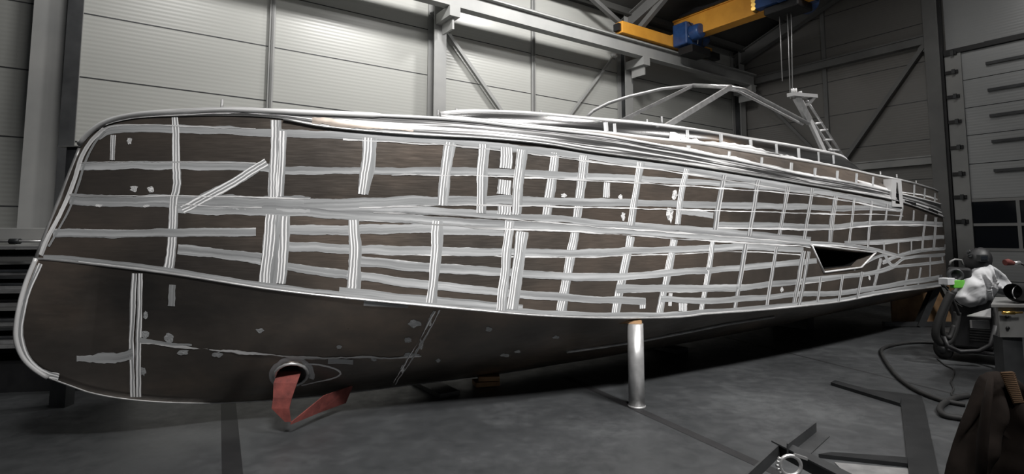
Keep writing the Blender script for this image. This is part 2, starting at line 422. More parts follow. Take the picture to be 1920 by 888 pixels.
# ------------------------------------------------------------------ roof steel
for i, (sa, lab) in enumerate(((.75, 'rafter over the middle column'), (5.95, 'rafter over the column behind the windscreen'), (10.75, 'rafter along the end wall'))):
    t = thing('roof_rafter', SU(sa, WALL_U - .1, EAVE - .3), 'dark grey sloping steel ' + lab, 'rafter', 'roof rafters')
    b = MB(); a, c = SU(sa, WALL_U - .05, roofz(WALL_U) - .32), SU(sa, -3, roofz(-3) - .32)
    b.bar(a, c, .02, .34, M['steel_mid']); b.build('web', t)
    b = MB(); b.bar(a + Vector((0, 0, .17)), c + Vector((0, 0, .17)), .2, .02, M['steel_mid']); b.bar(a - Vector((0, 0, .17)), c - Vector((0, 0, .17)), .2, .02, M['steel_mid']); b.build('flange', t)
for i, u in enumerate((5.5, 4.2, 2.9, 1.6, .3)):
    b = MB(); z = roofz(u) - .12
    b.suz(-10, END_S - .05, u - .03, u + .03, z - .08, z + .07, M['roof']); b.suz(-10, END_S - .05, u - .03, u + .07, z - .085, z - .07, M['roof'])
    tag(b.build('roof_purlin'), 'dark roof purlin along the hall, ' + ('nearest the left wall', 'second from the left wall', 'third from the left wall', 'fourth from the left wall', 'farthest from the left wall')[i], 'purlin', 'roof purlins')
# knee brace at the eaves
b = MB(); a = SU(5.95, WALL_U - .3, EAVE - .7); c = SU(5.95, WALL_U - 1.5, roofz(WALL_U - 1.5) - .5)
b.bar(a, c, .12, .12, M['steel_mid']); b.bar(SU(5.8, WALL_U - .5, EAVE - .55), SU(4.2, WALL_U - .6, EAVE + .05), .1, .1, M['steel_mid'])
tag(b.build('knee_brace'), 'bent grey knee brace between rafter and crane rail', 'brace')
# ------------------------------------------------------------------ overhead crane
RU = 5.15
ra = on_u(1415, 140, RU - .12); rb = on_u(960, 2, RU - .12); rz = (ra.z + rb.z) / 2 - .36
t = thing('crane_runway', SU(5.95, RU, rz), 'long grey crane rail beam high along the left wall', 'beam')
b = MB(); b.suz(-14, 10.6, RU - .10, RU + .10, rz, rz + .03, M['steel_light']); b.suz(-14, 10.6, RU - .10, RU + .10, rz + .32, rz + .35, M['steel_light']); b.build('flange', t)
b = MB(); b.suz(-14, 10.6, RU - .01, RU + .01, rz + .03, rz + .32, M['steel_light']); b.build('web', t)
b = MB(); b.suz(-14, 10.6, RU - .03, RU + .03, rz + .35, rz + .40, M['steel_mid']); b.build('rail', t)
for sc_ in (.75, 5.95, 10.4):
    b = MB(); b.suz(sc_ - .11, sc_ + .11, RU - .12, WALL_U - .30, rz - .20, rz - .005, M['steel_light']); b.suz(sc_ - .02, sc_ + .02, RU - .05, RU + .35, rz - .42, rz - .2, M['steel_light']); b.build('bracket', t)
SB = 7.35; cz = rz + .43
cr = thing('overhead_crane', SU(SB, RU, cz), 'yellow overhead travelling crane with blue drive units', 'crane')
s0 = to_s(on_u(1166, 62, RU - .1)); s1 = to_s(on_u(1335, 110, RU - .1))
b = MB(); b.suz(s0, s1, RU - .12, RU + .12, cz, cz + .28, M['yellow']); ec = b.build('end_carriage', cr, bevel=.015)
b = MB(); b.suz(s0 - .09, s0, RU - .08, RU + .08, cz + .05, cz + .22, M['black']); b.build('buffer', ec)
b = MB(); b.suz(s1, s1 + .12, RU - .08, RU + .08, cz + .05, cz + .22, M['black']); b.build('buffer', ec)
b = MB(); b.suz(SB - .17, SB + .17, -6, RU + .05, cz + .22, cz + .74, M['yellow'])
b.suz(SB - .22, SB + .22, -6, RU + .05, cz + .72, cz + .76, M['yellow']); b.suz(SB - .25, SB + .25, RU - .12, RU + .10, cz + .25, cz + .40, M['yellow']); gd = b.build('bridge_girder', cr, bevel=.01)
b = MB(); b.tube([SU(SB - .24, RU - .2 - k * .5, cz + .80 + .04 * math.sin(k * 2.1)) for k in range(12)], .035, M['black'], 8); b.suz(SB - .28, SB - .17, -6, RU - .2, cz + .74, cz + .80, M['black']); b.build('festoon_rail', gd)
dr = on_u(1292, 68, RU - .38); ds = to_s(dr)
b = MB(); b.suz(ds - .32, ds + .32, RU - .55, RU - .13, dr.z - .28, dr.z + .28, M['blue'])
b.tube([SU(ds - .1, RU - .56, dr.z), SU(ds - .1, RU - .82, dr.z)], [.20, .18], M['blue'], 18); 
b.tube([SU(ds + .32, RU - .34, dr.z + .04), SU(ds + .66, RU - .34, dr.z + .04)], .19, M['blue'], 18); dv = b.build('drive_unit', cr, bevel=.03)
b = MB()
for k in range(3): b.tube([SU(ds - .25 + k * .22, RU - .57, dr.z + .25), SU(ds - .2 + k * .2, RU - .66, dr.z + .1), SU(ds - .15 + k * .18, RU - .60, dr.z - .25)], .014, M['rope'] if k == 1 else M['black'], 6)
b.suz(ds - .2, ds + .5, RU - .62, RU - .2, dr.z - .48, dr.z - .3, M['black']); b.build('cable_loop', dv)
# pale arrow-shaped mark on the drive unit
b = MB(); q = SU(ds - .25, RU - .553, dr.z - .12)
b.box(q, D * .22, N * -.004, (0, 0, .035), M['cloth']); b.box(q + Vector((0, 0, .06)), D * .22, N * -.004, (0, 0, .03), M['cloth']); b.box(q + D * .2 + Vector((0, 0, -.05)), D * .05, N * -.004, (0, 0, .14), M['cloth']); b.build('painted_mark', dv)
b = MB(); b.suz(SB + .3, SB + 1.25, RU - .30, RU - .12, cz - .08, cz + .1, M['black']); b.build('limit_switch', cr, bevel=.02)
hp = on_s(1470, 8, SB); hu = to_u(hp)
ho = MB(); hz = cz + .46
ho.suz(SB - .38, SB + .38, hu - .55, hu + .45, hz - .22, hz + .32, M['blue'])
ho.tube([SU(SB - .75, hu - .1, hz + .02), SU(SB + .85, hu - .1, hz + .02)], .24, M['blue'], 20)
for k in range(9): ho.tube([SU(SB - .55 + k * .03, hu - .1, hz + .02), SU(SB - .54 + k * .03, hu - .1, hz + .02)], .255, M['blue'], 16)
hob = ho.build('hoist_trolley', cr, bevel=.02)
b = MB(); b.suz(SB - .30, SB + .32, hu - .45, hu + .3, hz - .40, hz - .225, M['black']); b.build('sheave_block', hob, bevel=.03)
b = MB()
for k in range(6): b.tube([SU(SB - .40, hu + .47, hz - .2 + k * .09), SU(SB - .2, hu + .52, hz - .2 + k * .09)], .05, M['brass'], 8)
b.build('cable_coil', hob)
for (x0, x1) in ((1462, 1467), (1477, 1482)):
    a = on_s(x0, 40, SB); c = on_s(x1, 152 if x0 < 1470 else 185, SB)
    a.z = hz - .3
    b = MB(); b.tube([a, c], .011, M['rope'], 6); b.build('hoist_rope', cr)
a = on_s(1484, 30, SB); c = on_s(1486, 166, SB); a.z = hz - .3
b = MB(); b.tube([a, c], .011, M['rope'], 6); b.build('hoist_rope', cr)
# ================================================================== BOAT
A_END = 8.4
def plan(a, hb): return P0 + D * a + N * (HB0 - hb)
def solve(a, hb, curve):
    q = plan(a, hb); z = 1.7
    for _ in range(8):
        px, py = proj((q.x, q.y, z)); r = ray(px, interp(curve, px)); z = CAMZ + q.y * r.z / r.y
    return Vector((q.x, q.y, z))
def centre_a(px, py): return to_s(on_u(px, py, HB0))
cG = [(150,278),(160,263),(176,248),(193,238),(220,229),(260,222),(323,219),(420,217),(520,222),(600,236),(700,246),(800,253),(915,259),(1019,269),(1104,283),(1195,295),(1280,307),(1400,326),(1500,343),(1600,360),(1680,376),(1740,396),(1770,408),(1790,420)]
cM = [(112,374),(330,386),(500,393),(700,399),(800,403),(960,415),(1200,434),(1320,441),(1405,447),(1493,453),(1519,457),(1641,469),(1691,480),(1770,484),(1830,486)]
cK = [(68,484),(148,492),(320,513),(500,541),(636,557),(800,573),(890,581),(980,589),(1070,594),(1160,596),(1280,594),(1317,589),(1405,583),(1493,575),(1579,565),(1653,551),(1728,541),(1765,536),(1830,526)]
cR = [(150,271),(160,256),(176,241),(193,230),(220,220),(260,213),(323,208),(430,204),(520,207),(600,210),(700,214),(820,220),(900,227),(960,234),(1060,244),(1130,252),(1200,264),(1280,279),(1400,303),(1500,325),(1600,343),(1671,358),(1740,375),(1772,385),(1790,394)]
cS = [(825,219),(900,226),(960,233),(1060,243),(1130,249),(1200,257),(1320,271),(1400,284),(1480,297),(1560,311),(1599,319),(1639,328),(1690,338),(1735,350),(1760,361),(1775,386),(1785,430)]
cT = [(825,214),(860,210),(900,209),(1000,213),(1100,222),(1215,232),(1320,246),(1400,259),(1481,272),(1560,287),(1582,294),(1592,305),(1599,318),(1700,345)]
tail = lambda a: -.03 * max(0, a - 5) ** 1.3
hbG = lambda r, a: HB0 * (1 - math.exp(-r / 1.45)) + tail(a)
hbM = lambda r, a: (HB0 - .01) * (1 - math.exp(-r / 1.7)) + tail(a)
hbK = lambda r, a: (HB0 - .02) * (1 - math.exp(-(r / 2.0) ** 1.08)) + tail(a)
aG, aM, aK = centre_a(150, 278), centre_a(112, 374), centre_a(68, 484)
def row(curve, a0, hb, q, a1=A_END):
    a = a0 + (a1 - a0) * q; return solve(a, hb(a - a0, a), curve)
QS = []; k = 0
NQ = 150
QS = [(i / NQ) ** 1.25 for i in range(NQ + 1)]
Gp = [row(cG, aG, hbG, q) for q in QS]
Mp = [row(cM, aM, hbM, q) for q in QS]
Kp = [row(cK, aK, hbK, q) for q in QS]
Rp = [row(cR, aG, lambda r, a: hbG(r, a) * 1.0 - .02 * min(1, r), q) for q in QS]
# profile: stem, forefoot and keel in the centre plane
prof = [(68,484),(52,522),(40,560),(32,600),(30,630),(36,655),(50,678),(76,699),(110,716),(160,733),(205,743),(250,749),(300,753),(360,755),(430,754),(540,747),(650,736),(750,723),(800,717),(870,708),(935,700)]
pr3 = [on_u(x, y, HB0) for x, y in prof]
zk = pr3[-1].z
for a in (1.0, 3.0, 5.0, 7.0, A_END): q = SU(a, HB0, zk + max(0, a - 2) * .035); pr3.append(q)
def pq(i, p):
    a = to_s(p)
    if i <= 8: return i / 8 * .03
    return max(.03 + .0001 * i, (a - aK) / (A_END - aK))
prq = [pq(i, p) for i, p in enumerate(pr3)]
for i in range(1, len(prq)):
    if prq[i] <= prq[i-1]: prq[i] = prq[i-1] + .004
prq[-1] = 1
def keel(q):
    for i in range(len(prq) - 1):
        if prq[i] <= q <= prq[i + 1]:
            t = (q - prq[i]) / (prq[i+1] - prq[i])
            p0, p1, p2, p3 = pr3[max(i-1,0)], pr3[i], pr3[i+1], pr3[min(i+2,len(pr3)-1)]
            m0 = (p2 - p0) * .5; m1 = (p3 - p1) * .5
            return (2*t**3-3*t*t+1)*p1 + (t**3-2*t*t+t)*m0 + (-2*t**3+3*t*t)*p2 + (t**3-t*t)*m1
    return pr3[-1].copy()
# dense near the forefoot
QB = sorted(set([i / 40 * .04 for i in range(41)] + [q for q in QS if q > .04]))
def lerp_rows(A, Bq, n, bulge, bdir):
    out = []
    for a, c in zip(A, Bq):
        out.append([a + (c - a) * (j / n) + bdir * bulge * 4 * (j / n) * (1 - j / n) for j in range(n + 1)])
    return out
def side_rows():
    up = lerp_rows(Gp, Mp, 10, .012, -N); lo = lerp_rows(Mp, Kp, 10, .012, -N)
    return [u_[:-1] + l_ for u_, l_ in zip(up, lo)]
SIDE = side_rows()
KB = [row(cK, aK, hbK, q) for q in QB]
BB = [keel(q) for q in QB]
BOT = []
for kp, bp, q in zip(KB, BB, QB):
    fw = min(1, q / .12)
    BOT.append([kp + (bp - kp) * (j / 14) + (Vector((0, 0, -1)) * .10 * fw + -N * .05 * fw) * math.sin(math.pi * j / 14) for j in range(15)])
def mirror(p): u = to_u(p); return Vector(p) + N * (2 * (HB0 - u))
def bvh_of(rows):
    v = []; f = []
    C = len(rows[0])
    for r in rows: v += r
    for a in range(len(rows) - 1):
        for c in range(C - 1): f.append((a*C+c, a*C+c+1, (a+1)*C+c+1, (a+1)*C+c))
    return BVHTree.FromPolygons(v, f)
bvS, bvB = bvh_of(SIDE), bvh_of(BOT)
def hit(px, py, bv):
    r = ray(px, py).normalized(); h = bv.ray_cast(CP, r)
    if h[0] is None: return None
    n = h[1]
    if n.dot(r) > 0: n = -n
    return h[0], n
_bi = [0]
def band(mb, bv, pts, w, mt, step=5.0, nv=4, wob=.16):
    """ground strip laid on the plating: centre line pts, width w, soft hand-ground edges"""
    if len(pts) < 2: return
    _bi[0] += 1; seed = _bi[0] * 7.31; eps = .0022 + (_bi[0] % 40) * .00007
    if not isinstance(w, (list, tuple)): w = (w, w)
    seg = [(Vector((*pts[i], 0)), Vector((*pts[i+1], 0))) for i in range(len(pts) - 1)]
    L = sum((q - p).length for p, q in seg); n = max(2, int(L / step)); rows = []; uvs = []; prev = None; ul = 0
    samples = []
    cum = [0]
    for p, q in seg: cum.append(cum[-1] + (q - p).length)
    cx = [(c, p[0]) for c, p in zip(cum, pts)]; cyy = [(c, p[1]) for c, p in zip(cum, pts)]
    for i in range(n + 1):
        d = L * i / n; samples.append((interp(cx, d), interp(cyy, d), d / L))
    for i, (x, y, t) in enumerate(samples):
        x0, y0, _ = samples[max(i-1, 0)]; x1, y1, _ = samples[min(i+1, n)]
        tx, ty = x1 - x0, y1 - y0; l = math.hypot(tx, ty) or 1; nx, ny = -ty / l, tx / l
        ww = w[0] + (w[1] - w[0]) * t
        f = lambda s: noise.noise(Vector((t * L * .022, seed, s))) 
        g2 = lambda s: noise.noise(Vector((t * L * .11, seed, s)))
        wa = ww / 2 * (1 + wob * 2 * f(1.3) + wob * .8 * g2(3)); wb = ww / 2 * (1 + wob * 2 * f(7.7) + wob * .8 * g2(9)); sh = ww * wob * .5 * f(4.1)
        r = []; ok = True
        for j in range(nv + 1):
            o = -wa + (wa + wb) * j / nv + sh
            h = hit(x + nx * o, y + ny * o, bv)
            if h is None:
                ok = False
                for kk in range(1, 12):
                    h = hit(x + nx * o * (1 - kk / 12), y + ny * o * (1 - kk / 12), bv)
                    if h: ok = True; break
                if not ok: break
            r.append(h[0] + h[1] * eps)
        if not ok:
            if len(rows) > 1: mb.grid(rows, mt, uvs)
            rows = []; uvs = []; prev = None; continue
        c = r[len(r) // 2]
        if prev is not None: ul += (c - prev).length
        prev = c; rows.append(r); wm = (r[-1] - r[0]).length * 10; uvs.append([(ul + seed, (j / nv - .5) * wm + seed * 3) for j in range(nv + 1)])
    if len(rows) > 1: mb.grid(rows, mt, uvs)
def patch(mb, bv, x, y, rx, ry, mt):
    _bi[0] += 1; c = hit(x, y, bv)
    if not c: return
    n = 14; pts = []
    for k in range(n):
        a = 2 * math.pi * k / n; f = 1 + random.uniform(-.3, .3); h = hit(x + math.cos(a) * rx * f, y + math.sin(a) * ry * f, bv)
        if h: pts.append(h[0] + h[1] * .003)
    i = len(mb.v); mb.v += [tuple(c[0] + c[1] * .0032)] + [tuple(p) for p in pts]
    for k in range(len(pts)):
        mb.f.append([i, i + 1 + k, i + 1 + (k + 1) % len(pts)]); mb.m.append(mb.mi(mt)); mb.sm.append(True)
        mb.uv.append([(.5 + x, .5 + y), (x + math.cos(k), y + math.sin(k)), (x + math.cos(k + 1), y + math.sin(k + 1))])
boat = thing('boat', SU(2, HB0, 0), 'unpainted aluminium motor yacht hull with bright ground weld lines, bow at the left', 'boat')
def cut_poly(o, pts, nrm):
    """cut the polygon pts (3D, around outward direction nrm) out of the object's mesh"""
    bm_ = bmesh.new(); bm_.from_mesh(o.data)
    c = sum(pts, Vector()) / len(pts); rad = max((p - c).length for p in pts) * 1.3
    planes = []
    for i in range(len(pts)):
        p, q = pts[i], pts[(i + 1) % len(pts)]; pn = (q - p).cross(nrm).normalized()
        if pn.dot(c - p) > 0: pn = -pn
        planes.append((p, pn))
    for p, pn in planes:
        fs_ = [f for f in bm_.faces if (f.calc_center_median() - c).length < rad + .2]
        geo = list({e for f in fs_ for e in f.edges}) + list({v for f in fs_ for v in f.verts}) + fs_
        bmesh.ops.bisect_plane(bm_, geom=geo, plane_co=p, plane_no=pn, dist=1e-6)
    dele = [f for f in bm_.faces if (f.calc_center_median() - c).length < rad and all((f.calc_center_median() - p).dot(pn) < 0 for p, pn in planes)]
    bmesh.ops.delete(bm_, geom=dele, context='FACES'); bm_.to_mesh(o.data); bm_.free()
# ---- side plating with its ground bands
mb = MB()
mb.grid(SIDE, M['plate'], None, True, True)
BV, BH, ED = M['band_v'], M['band_h'], M['edge']
HBANDS = [
 ([(184,256),(208,244),(268,240),(323,241),(409,245),(480,247),(534,250),(643,254),(765,260),(856,266),(982,279),(1073,290),(1165,301),(1256,313),(1400,335),(1500,352),(1600,370),(1680,385)],(16,10)),
 ([(150,312),(238,310),(320,310),(480,312),(534,319),(613,319),(734,320),(880,321),(1043,327),(1165,333),(1280,340),(1434,350),(1530,359),(1590,368)],(16,10)),
 ([(131,372),(178,376),(260,377),(320,377),(400,379),(503,381),(582,384)],(20,30)),
 ([(570,384),(673,381),(795,377),(922,375),(1043,378),(1165,380),(1280,382),(1419,386),(1493,387),(1562,390),(1634,389),(1693,392)],(20,9)),
 ([(570,390),(700,392),(800,394),(891,399),(1013,408),(1134,418),(1226,424),(1330,431),(1440,440),(1520,448)],(16,8)),
 ([(330,391),(491,396),(582,399),(673,405),(795,411),(922,420),(1043,424),(1165,431),(1280,439),(1405,447),(1493,452),(1519,455)],(18,13)),
 ([(1519,456),(1574,458),(1641,468),(1691,481)],(7,6)),
 ([(1346,422),(1463,424),(1560,426),(1599,422),(1673,418),(1777,421)],(13,8)),
 ([(1272,395),(1337,404)],10),
 ([(1583,455),(1673,452),(1733,446),(1780,443)],(8,7)),
 ([(1655,492),(1695,475),(1735,468),(1785,465)],(7,6)),
 ([(100,436),(223,438),(320,436),(480,434)],15),
 ([(518,431),(651,431),(731,429),(811,428),(945,433)],(17,19)),
 ([(334,466),(400,475),(490,487)],(18,22)),
 ([(518,461),(651,466),(731,469),(811,470),(935,472),(1070,474),(1178,470),(1280,467),(1335,464),(1405,462),(1506,468)],(17,11)),
 ([(518,497),(590,507),(655,514)],(15,17)),
 ([(676,489),(802,501),(880,505),(935,510),(1052,517),(1151,519),(1232,513),(1317,507),(1387,502),(1446,496),(1531,489)],(18,10)),
 ([(650,515),(679,518),(802,534),(880,542),(935,547),(1043,556),(1115,561),(1210,564)],(17,13)),
 ([(1155,541),(1280,540),(1387,539),(1446,532),(1539,522),(1616,514),(1653,507),(1676,499)],(15,8)),
 ([(1238,560),(1317,563),(1381,560),(1440,556),(1493,551),(1572,549),(1641,539),(1703,529),(1762,519)],(12,8)),
 ([(1672,500),(1728,495),(1790,488)],5),
 ([(1655,472),(1673,497),(1696,484),(1777,477)],(5,6)),
 ([(1600,505),(1655,478),(1700,483)],(5,5)),
]
for p, w in HBANDS: band(mb, bvS, p, w, BH)
# chine weld and sheer weld
band(mb, bvS, [(82, 481)] + [(x, y - (7 if x < 1300 else 5)) for x, y in cK[:-1] if x > 80], (9, 7), BH)
band(mb, bvS, [(x, y - 1.8) for x, y in cK[:-1] if x > 80], (3.2, 2), ED, nv=2, wob=.3)
band(mb, bvS, [(x, y - 14) for x, y in cK if 500 < x < 1000], (12, 8), BH)
band(mb, bvS, [(196,241),(172,264),(154,296),(141,336),(122,385),(92,443),(77,478)], (7, 9), ED)
band(mb, bvS, [(198,246),(179,268),(163,298),(149,342),(131,392),(105,440),(92,462)], (4, 4), BH)
# thin bright edge lines on the stringer bands, halo glow painted in as colour
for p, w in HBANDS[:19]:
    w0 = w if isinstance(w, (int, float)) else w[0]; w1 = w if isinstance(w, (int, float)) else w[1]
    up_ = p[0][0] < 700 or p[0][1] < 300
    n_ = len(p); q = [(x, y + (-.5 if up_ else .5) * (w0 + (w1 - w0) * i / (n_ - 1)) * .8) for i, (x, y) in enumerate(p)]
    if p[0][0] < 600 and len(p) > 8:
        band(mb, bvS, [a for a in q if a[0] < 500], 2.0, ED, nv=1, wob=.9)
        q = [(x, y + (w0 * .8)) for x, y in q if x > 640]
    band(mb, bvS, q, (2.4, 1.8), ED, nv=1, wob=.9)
VB = [
 ([(328,219),(331,299),(333,343),(327,373),(321,480),(316,513)],(13,21)),([(213,253),(211,300)],9),
 ([(516,220),(514,290),(512,372)],(18,25)),([(529,245),(527,300),(524,368)],(12,12)),([(508,402),(503,460),(495,537)],(26,27)),([(532,405),(530,470),(524,531)],(17,17)),
 ([(690,258),(686,310),(678,364)],(24,17)),([(661,412),(663,470),(659,550)],(18,23)),
 ([(840,266),(832,320),(826,385)],(19,19)),([(819,414),(814,490),(806,567)],(17,18)),
 ([(904,270),(901,330),(899,399)],(18,16)),([(949,276),(946,315)],24),([(946,337),(943,364)],26),([(944,386),(943,402)],24),
 ([(976,280),(969,340),(964,402)],(17,15)),([(954,413),(945,500),(937,581)],(16,17)),([(976,434),(966,500),(957,579)],(20,17)),
 ([(1038,286),(1030,350),(1022,405)],(15,16)),([(1094,291),(1086,350),(1078,409)],(16,12)),([(1075,434),(1062,510),(1050,582)],(14,15)),
 ([(1138,342),(1135,370)],13),([(1199,304),(1190,360),(1181,422)],(12,11)),([(1180,443),(1166,510),(1151,590)],(14,13)),
 ([(1286,316),(1274,370),(1268,420)],(9,9)),([(1262,449),(1248,520),(1234,588)],(12,11)),
 ([(1357,328),(1348,380),(1340,430)],(9,10)),([(1335,452),(1325,520),(1313,585)],(8,9)),
 ([(1422,338),(1413,390),(1405,442)],(9,8)),([(1398,457),(1388,520),(1377,583)],(8,8)),
 ([(1477,348),(1468,400),(1461,440)],(8,7)),([(1456,463),(1446,520),(1436,582)],(7,7)),
 ([(1523,353),(1515,400),(1508,448)],(7,7)),([(1507,470),(1497,525),(1487,576)],(8,7)),([(1516,471),(1507,525),(1497,574)],(6,7)),
 ([(1566,367),(1560,410),(1556,453)],(9,9)),([(1601,371),(1596,420),(1592,456)],5),([(1634,376),(1630,420),(1627,464)],5),
 ([(1663,382),(1660,414)],4),([(1692,388),(1687,414)],4),([(1713,394),(1712,414)],4),([(1736,402),(1731,440),(1729,470)],4.5),
 ([(1754,407),(1752,440),(1750,470)],5),([(1773,421),(1771,468)],3),([(1657,454),(1657,471)],3),([(1684,454),(1684,475)],3),([(1708,452),(1708,472)],3),
 ([(1539,519),(1535,545),(1531,571)],5),([(1580,514),(1576,540),(1572,565)],5),([(1616,509),(1611,535),(1606,559)],5),([(1651,484),(1643,518),(1635,552)],5),
 ([(1703,504),(1699,525),(1695,545)],4.5),([(1726,501),(1720,541)],4),([(1744,479),(1743,524)],3),([(1767,479),(1767,489)],3),
 ([(1280,568),(1279,583)],16),([(1257,549),(1256,573)],6),([(1204,560),(1205,578)],12)]
for p, w in VB:
    if p[0][0] > 350 and p[0][0] < 1340 and len(p) == 3:
        ws_2 = w if isinstance(w, tuple) else (w, w)
        band(mb, bvS, [(x + ws_2[0] * .28, y) for x, y in p], (ws_2[0] * .95, ws_2[1] * .95), BH)
        w = (ws_2[0] * .8, ws_2[1] * .8)
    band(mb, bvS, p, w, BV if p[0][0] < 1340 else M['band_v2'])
band(mb, bvS, [(342,393),(409,358),(470,322),(500,304)], (20, 15), BV)
for x, y, rx, ry in ((243,264,5,7),(252,353,7,6),(283,355,7,6),(1057,366,5,4),(1163,369,4,4),(1168,404,4,8),(1256,402,6,14),(1264,366,5,10),(1466,542,3,5),(1630,521,2.5,5),(185,385,8,2.5),(275,386,6,2.5)):
    patch(mb, bvS, x, y, rx, ry, ED)
mb.grid([[mirror(p) for p in r] for r in SIDE], M['plate'], None, True)
side = mb.build('hull_side', boat)
# ---- bottom plating
mb = MB()
mb.grid(BOT, M['plate2'], None, True, True)
mb.grid([[mirror(p) for p in r] for r in BOT], M['plate2'], None, True)
band(mb, bvB, [(77,494),(60,530),(50,560),(41,600),(39,630),(46,660),(62,683),(88,702),(110,708)], (8, 14), BV)
band(mb, bvB, [(70,497),(52,545),(40,590),(36,625),(42,656),(60,684)], (3, 3), BH)
band(mb, bvB, [(252,512),(249,580),(247,640),(249,743)], (10, 9), BV)
band(mb, bvB, [(263,512),(262,580),(260,640),(260,743)], (9, 10), BV)
band(mb, bvB, [(144,672),(180,672),(215,668),(250,664)], (14, 20), BH, wob=.35)
band(mb, bvB, [(264,641),(360,650),(480,663),(560,668),(650,670),(790,667)], (4, 2.5), ED, nv=2, wob=1.2)
band(mb, bvB, [(262,637),(300,642),(360,646)], (7, 4), BH, wob=.4)
band(mb, bvB, [(824,580),(800,625),(770,674),(741,720)], (3, 3), ED, nv=2, wob=1.2)
band(mb, bvB, [(815,582),(792,625),(762,674),(737,716)], (3, 3), BV, nv=2, wob=1.2)
band(mb, bvB, [(324,533),(323,552),(322,573)], (13, 13), BH, wob=.3)
band(mb, bvB, [(682,568),(720,571),(765,574)], (9, 4), BH)
band(mb, bvB, [(615,676),(662,678)], (10, 10), BH)
for x, y, rx, ry in ((318,631,9,9),(343,659,10,5),(408,664,9,5),(487,619,7,4),(779,606,12,7),(765,637,7,5),(636,650,5,4),(553,685,3,3),(917,616,6,4),(822,675,5,3),(946,665,9,3),(971,658,6,3),(1042,631,6,3),(269,695,5,8),(274,590,5,9),(272,627,7,8),(700,673,6,3),(770,665,14,4),(755,690,4,8),(790,645,4,9),(806,603,3,7)):
    patch(mb, bvB, x, y, rx, ry, BH if rx > 4 else ED)
bottom = mb.build('hull_bottom', boat)
# keel weld bead
b = MB(); b.tube([keel(i / 160 * .5) for i in range(161)], .008, M['alu_d'], 6); b.build('keel_bead', boat)
b = MB(); b.tube([Kp[i] - N * .003 for i in range(0, NQ + 1, 2)], .009, M['alu'], 6); b.build('chine_bead', boat)
b = MB(); stem = [Gp[0], Mp[0]] + [Kp[0]]
sp = [Gp[0].lerp(Mp[0], i / 6) for i in range(7)] + [Mp[0].lerp(Kp[0], i / 4) for i in range(1, 5)]
b.tube(sp, .016, M['alu_d'], 8); b.build('stem_bar', boat)
b = MB(); b.tube([keel(i / 30 * .028) for i in range(31)], .018, M['edge'], 8); b.build('forefoot_bar', boat)
# spray rail low on the bottom
b = MB(); pts = []
for x, y in ((1062,657),(1130,648),(1200,637),(1280,622),(1360,606),(1450,592)):
    h = hit(x, y, bvB)
    if h: pts.append(h[0] + h[1] * .01)
if len(pts) > 2: b.tube(pts, .018, M['alu_d'], 6); b.build('spray_rail', boat)
# transom
b = MB(); sec = SIDE[-1] + BOT[-1][1:]
for i in range(len(sec) - 1): b.face([sec[i], sec[i+1], mirror(sec[i+1]), mirror(sec[i])], M['alu_d'])
b.build('transom', boat)
# ---- bulwark strake: gunwale edge up to the rail
def strip_rows(A, Bq, n, out=0.0): return lerp_rows(A, Bq, n, out, -N)
def arc_uv(rows):
    uv = []; L = 0
    for i, r in enumerate(rows):
        if i: L += (r[0] - rows[i-1][0]).length
        uv.append([(L, j / (len(r) - 1)) for j in range(len(r))])
    return uv
br = strip_rows([p - N * .012 for p in Gp], [p + N * .0 for p in Rp], 5, -.012)
mb = MB(); mb.grid(br, M['bulwark'], arc_uv(br), True)
i570 = 0
mb.grid([[mirror(p) for p in r] for r in br], M['bulwark'], arc_uv(br), True, True)
bul = mb.build('bulwark', boat); bvBu = bvh_of(br)
b = MB()
band(b, bvBu, [(198,232),(240,221),(323,213),(430,208),(560,211)], (9, 9), ED)
for x in (1288, 1366, 1427, 1483, 1527): pass
b.build('rail_capping_band', boat)
band(bdk := MB(), bvBu, [(585,229),(640,232),(700,237),(775,246)], (15, 5), M['plate'], wob=.5)
bdk.build('bulwark_inset', boat)
# rub strip under the bulwark
lo = [i for i, p in enumerate(Gp) if proj(p)[0] > 515]
b = MB(); b.tube([Gp[i] - N * .02 - Vector((0, 0, .004)) for i in lo], .009, M['alu'], 6); b.build('rub_rail', boat)
# step where the bulwark face thickens
b = MB()
a_, c_ = hit(567, 219, bvBu), hit(569, 236, bvBu)
if a_ and c_: b.bar(a_[0] - N * .01, c_[0] - N * .01, .05, .05, M['edge'])
for x in (1290,1366,1427,1483,1527,1569,1605,1636,1665,1713,1733,1752):
    pass
if b.v: b.build('bulwark_step', boat)
# rail
b = MB(); b.tube([p + Vector((0, 0, -.008)) for p in Rp], [.024 if proj(p)[0] < 700 else .015 for p in Rp], M['edge'], 8)
b.build('gunwale_rail', boat)
b = MB(); b.tube([mirror(p) for p in Rp], .028, M['edge'], 8); b.build('gunwale_rail', boat)
# deck
mb = MB(); drows = []
for p in Rp:
    m_ = mirror(p); q0 = p - Vector((0, 0, .02)); q1 = m_ - Vector((0, 0, .02))
    drows.append([q0.lerp(q1, j / 6) - Vector((0, 0, .03 * 4 * (j / 6) * (1 - j / 6))) for j in range(7)])
mb.grid(drows, M['alu_d'], None, True, True); mb.build('deck', boat)
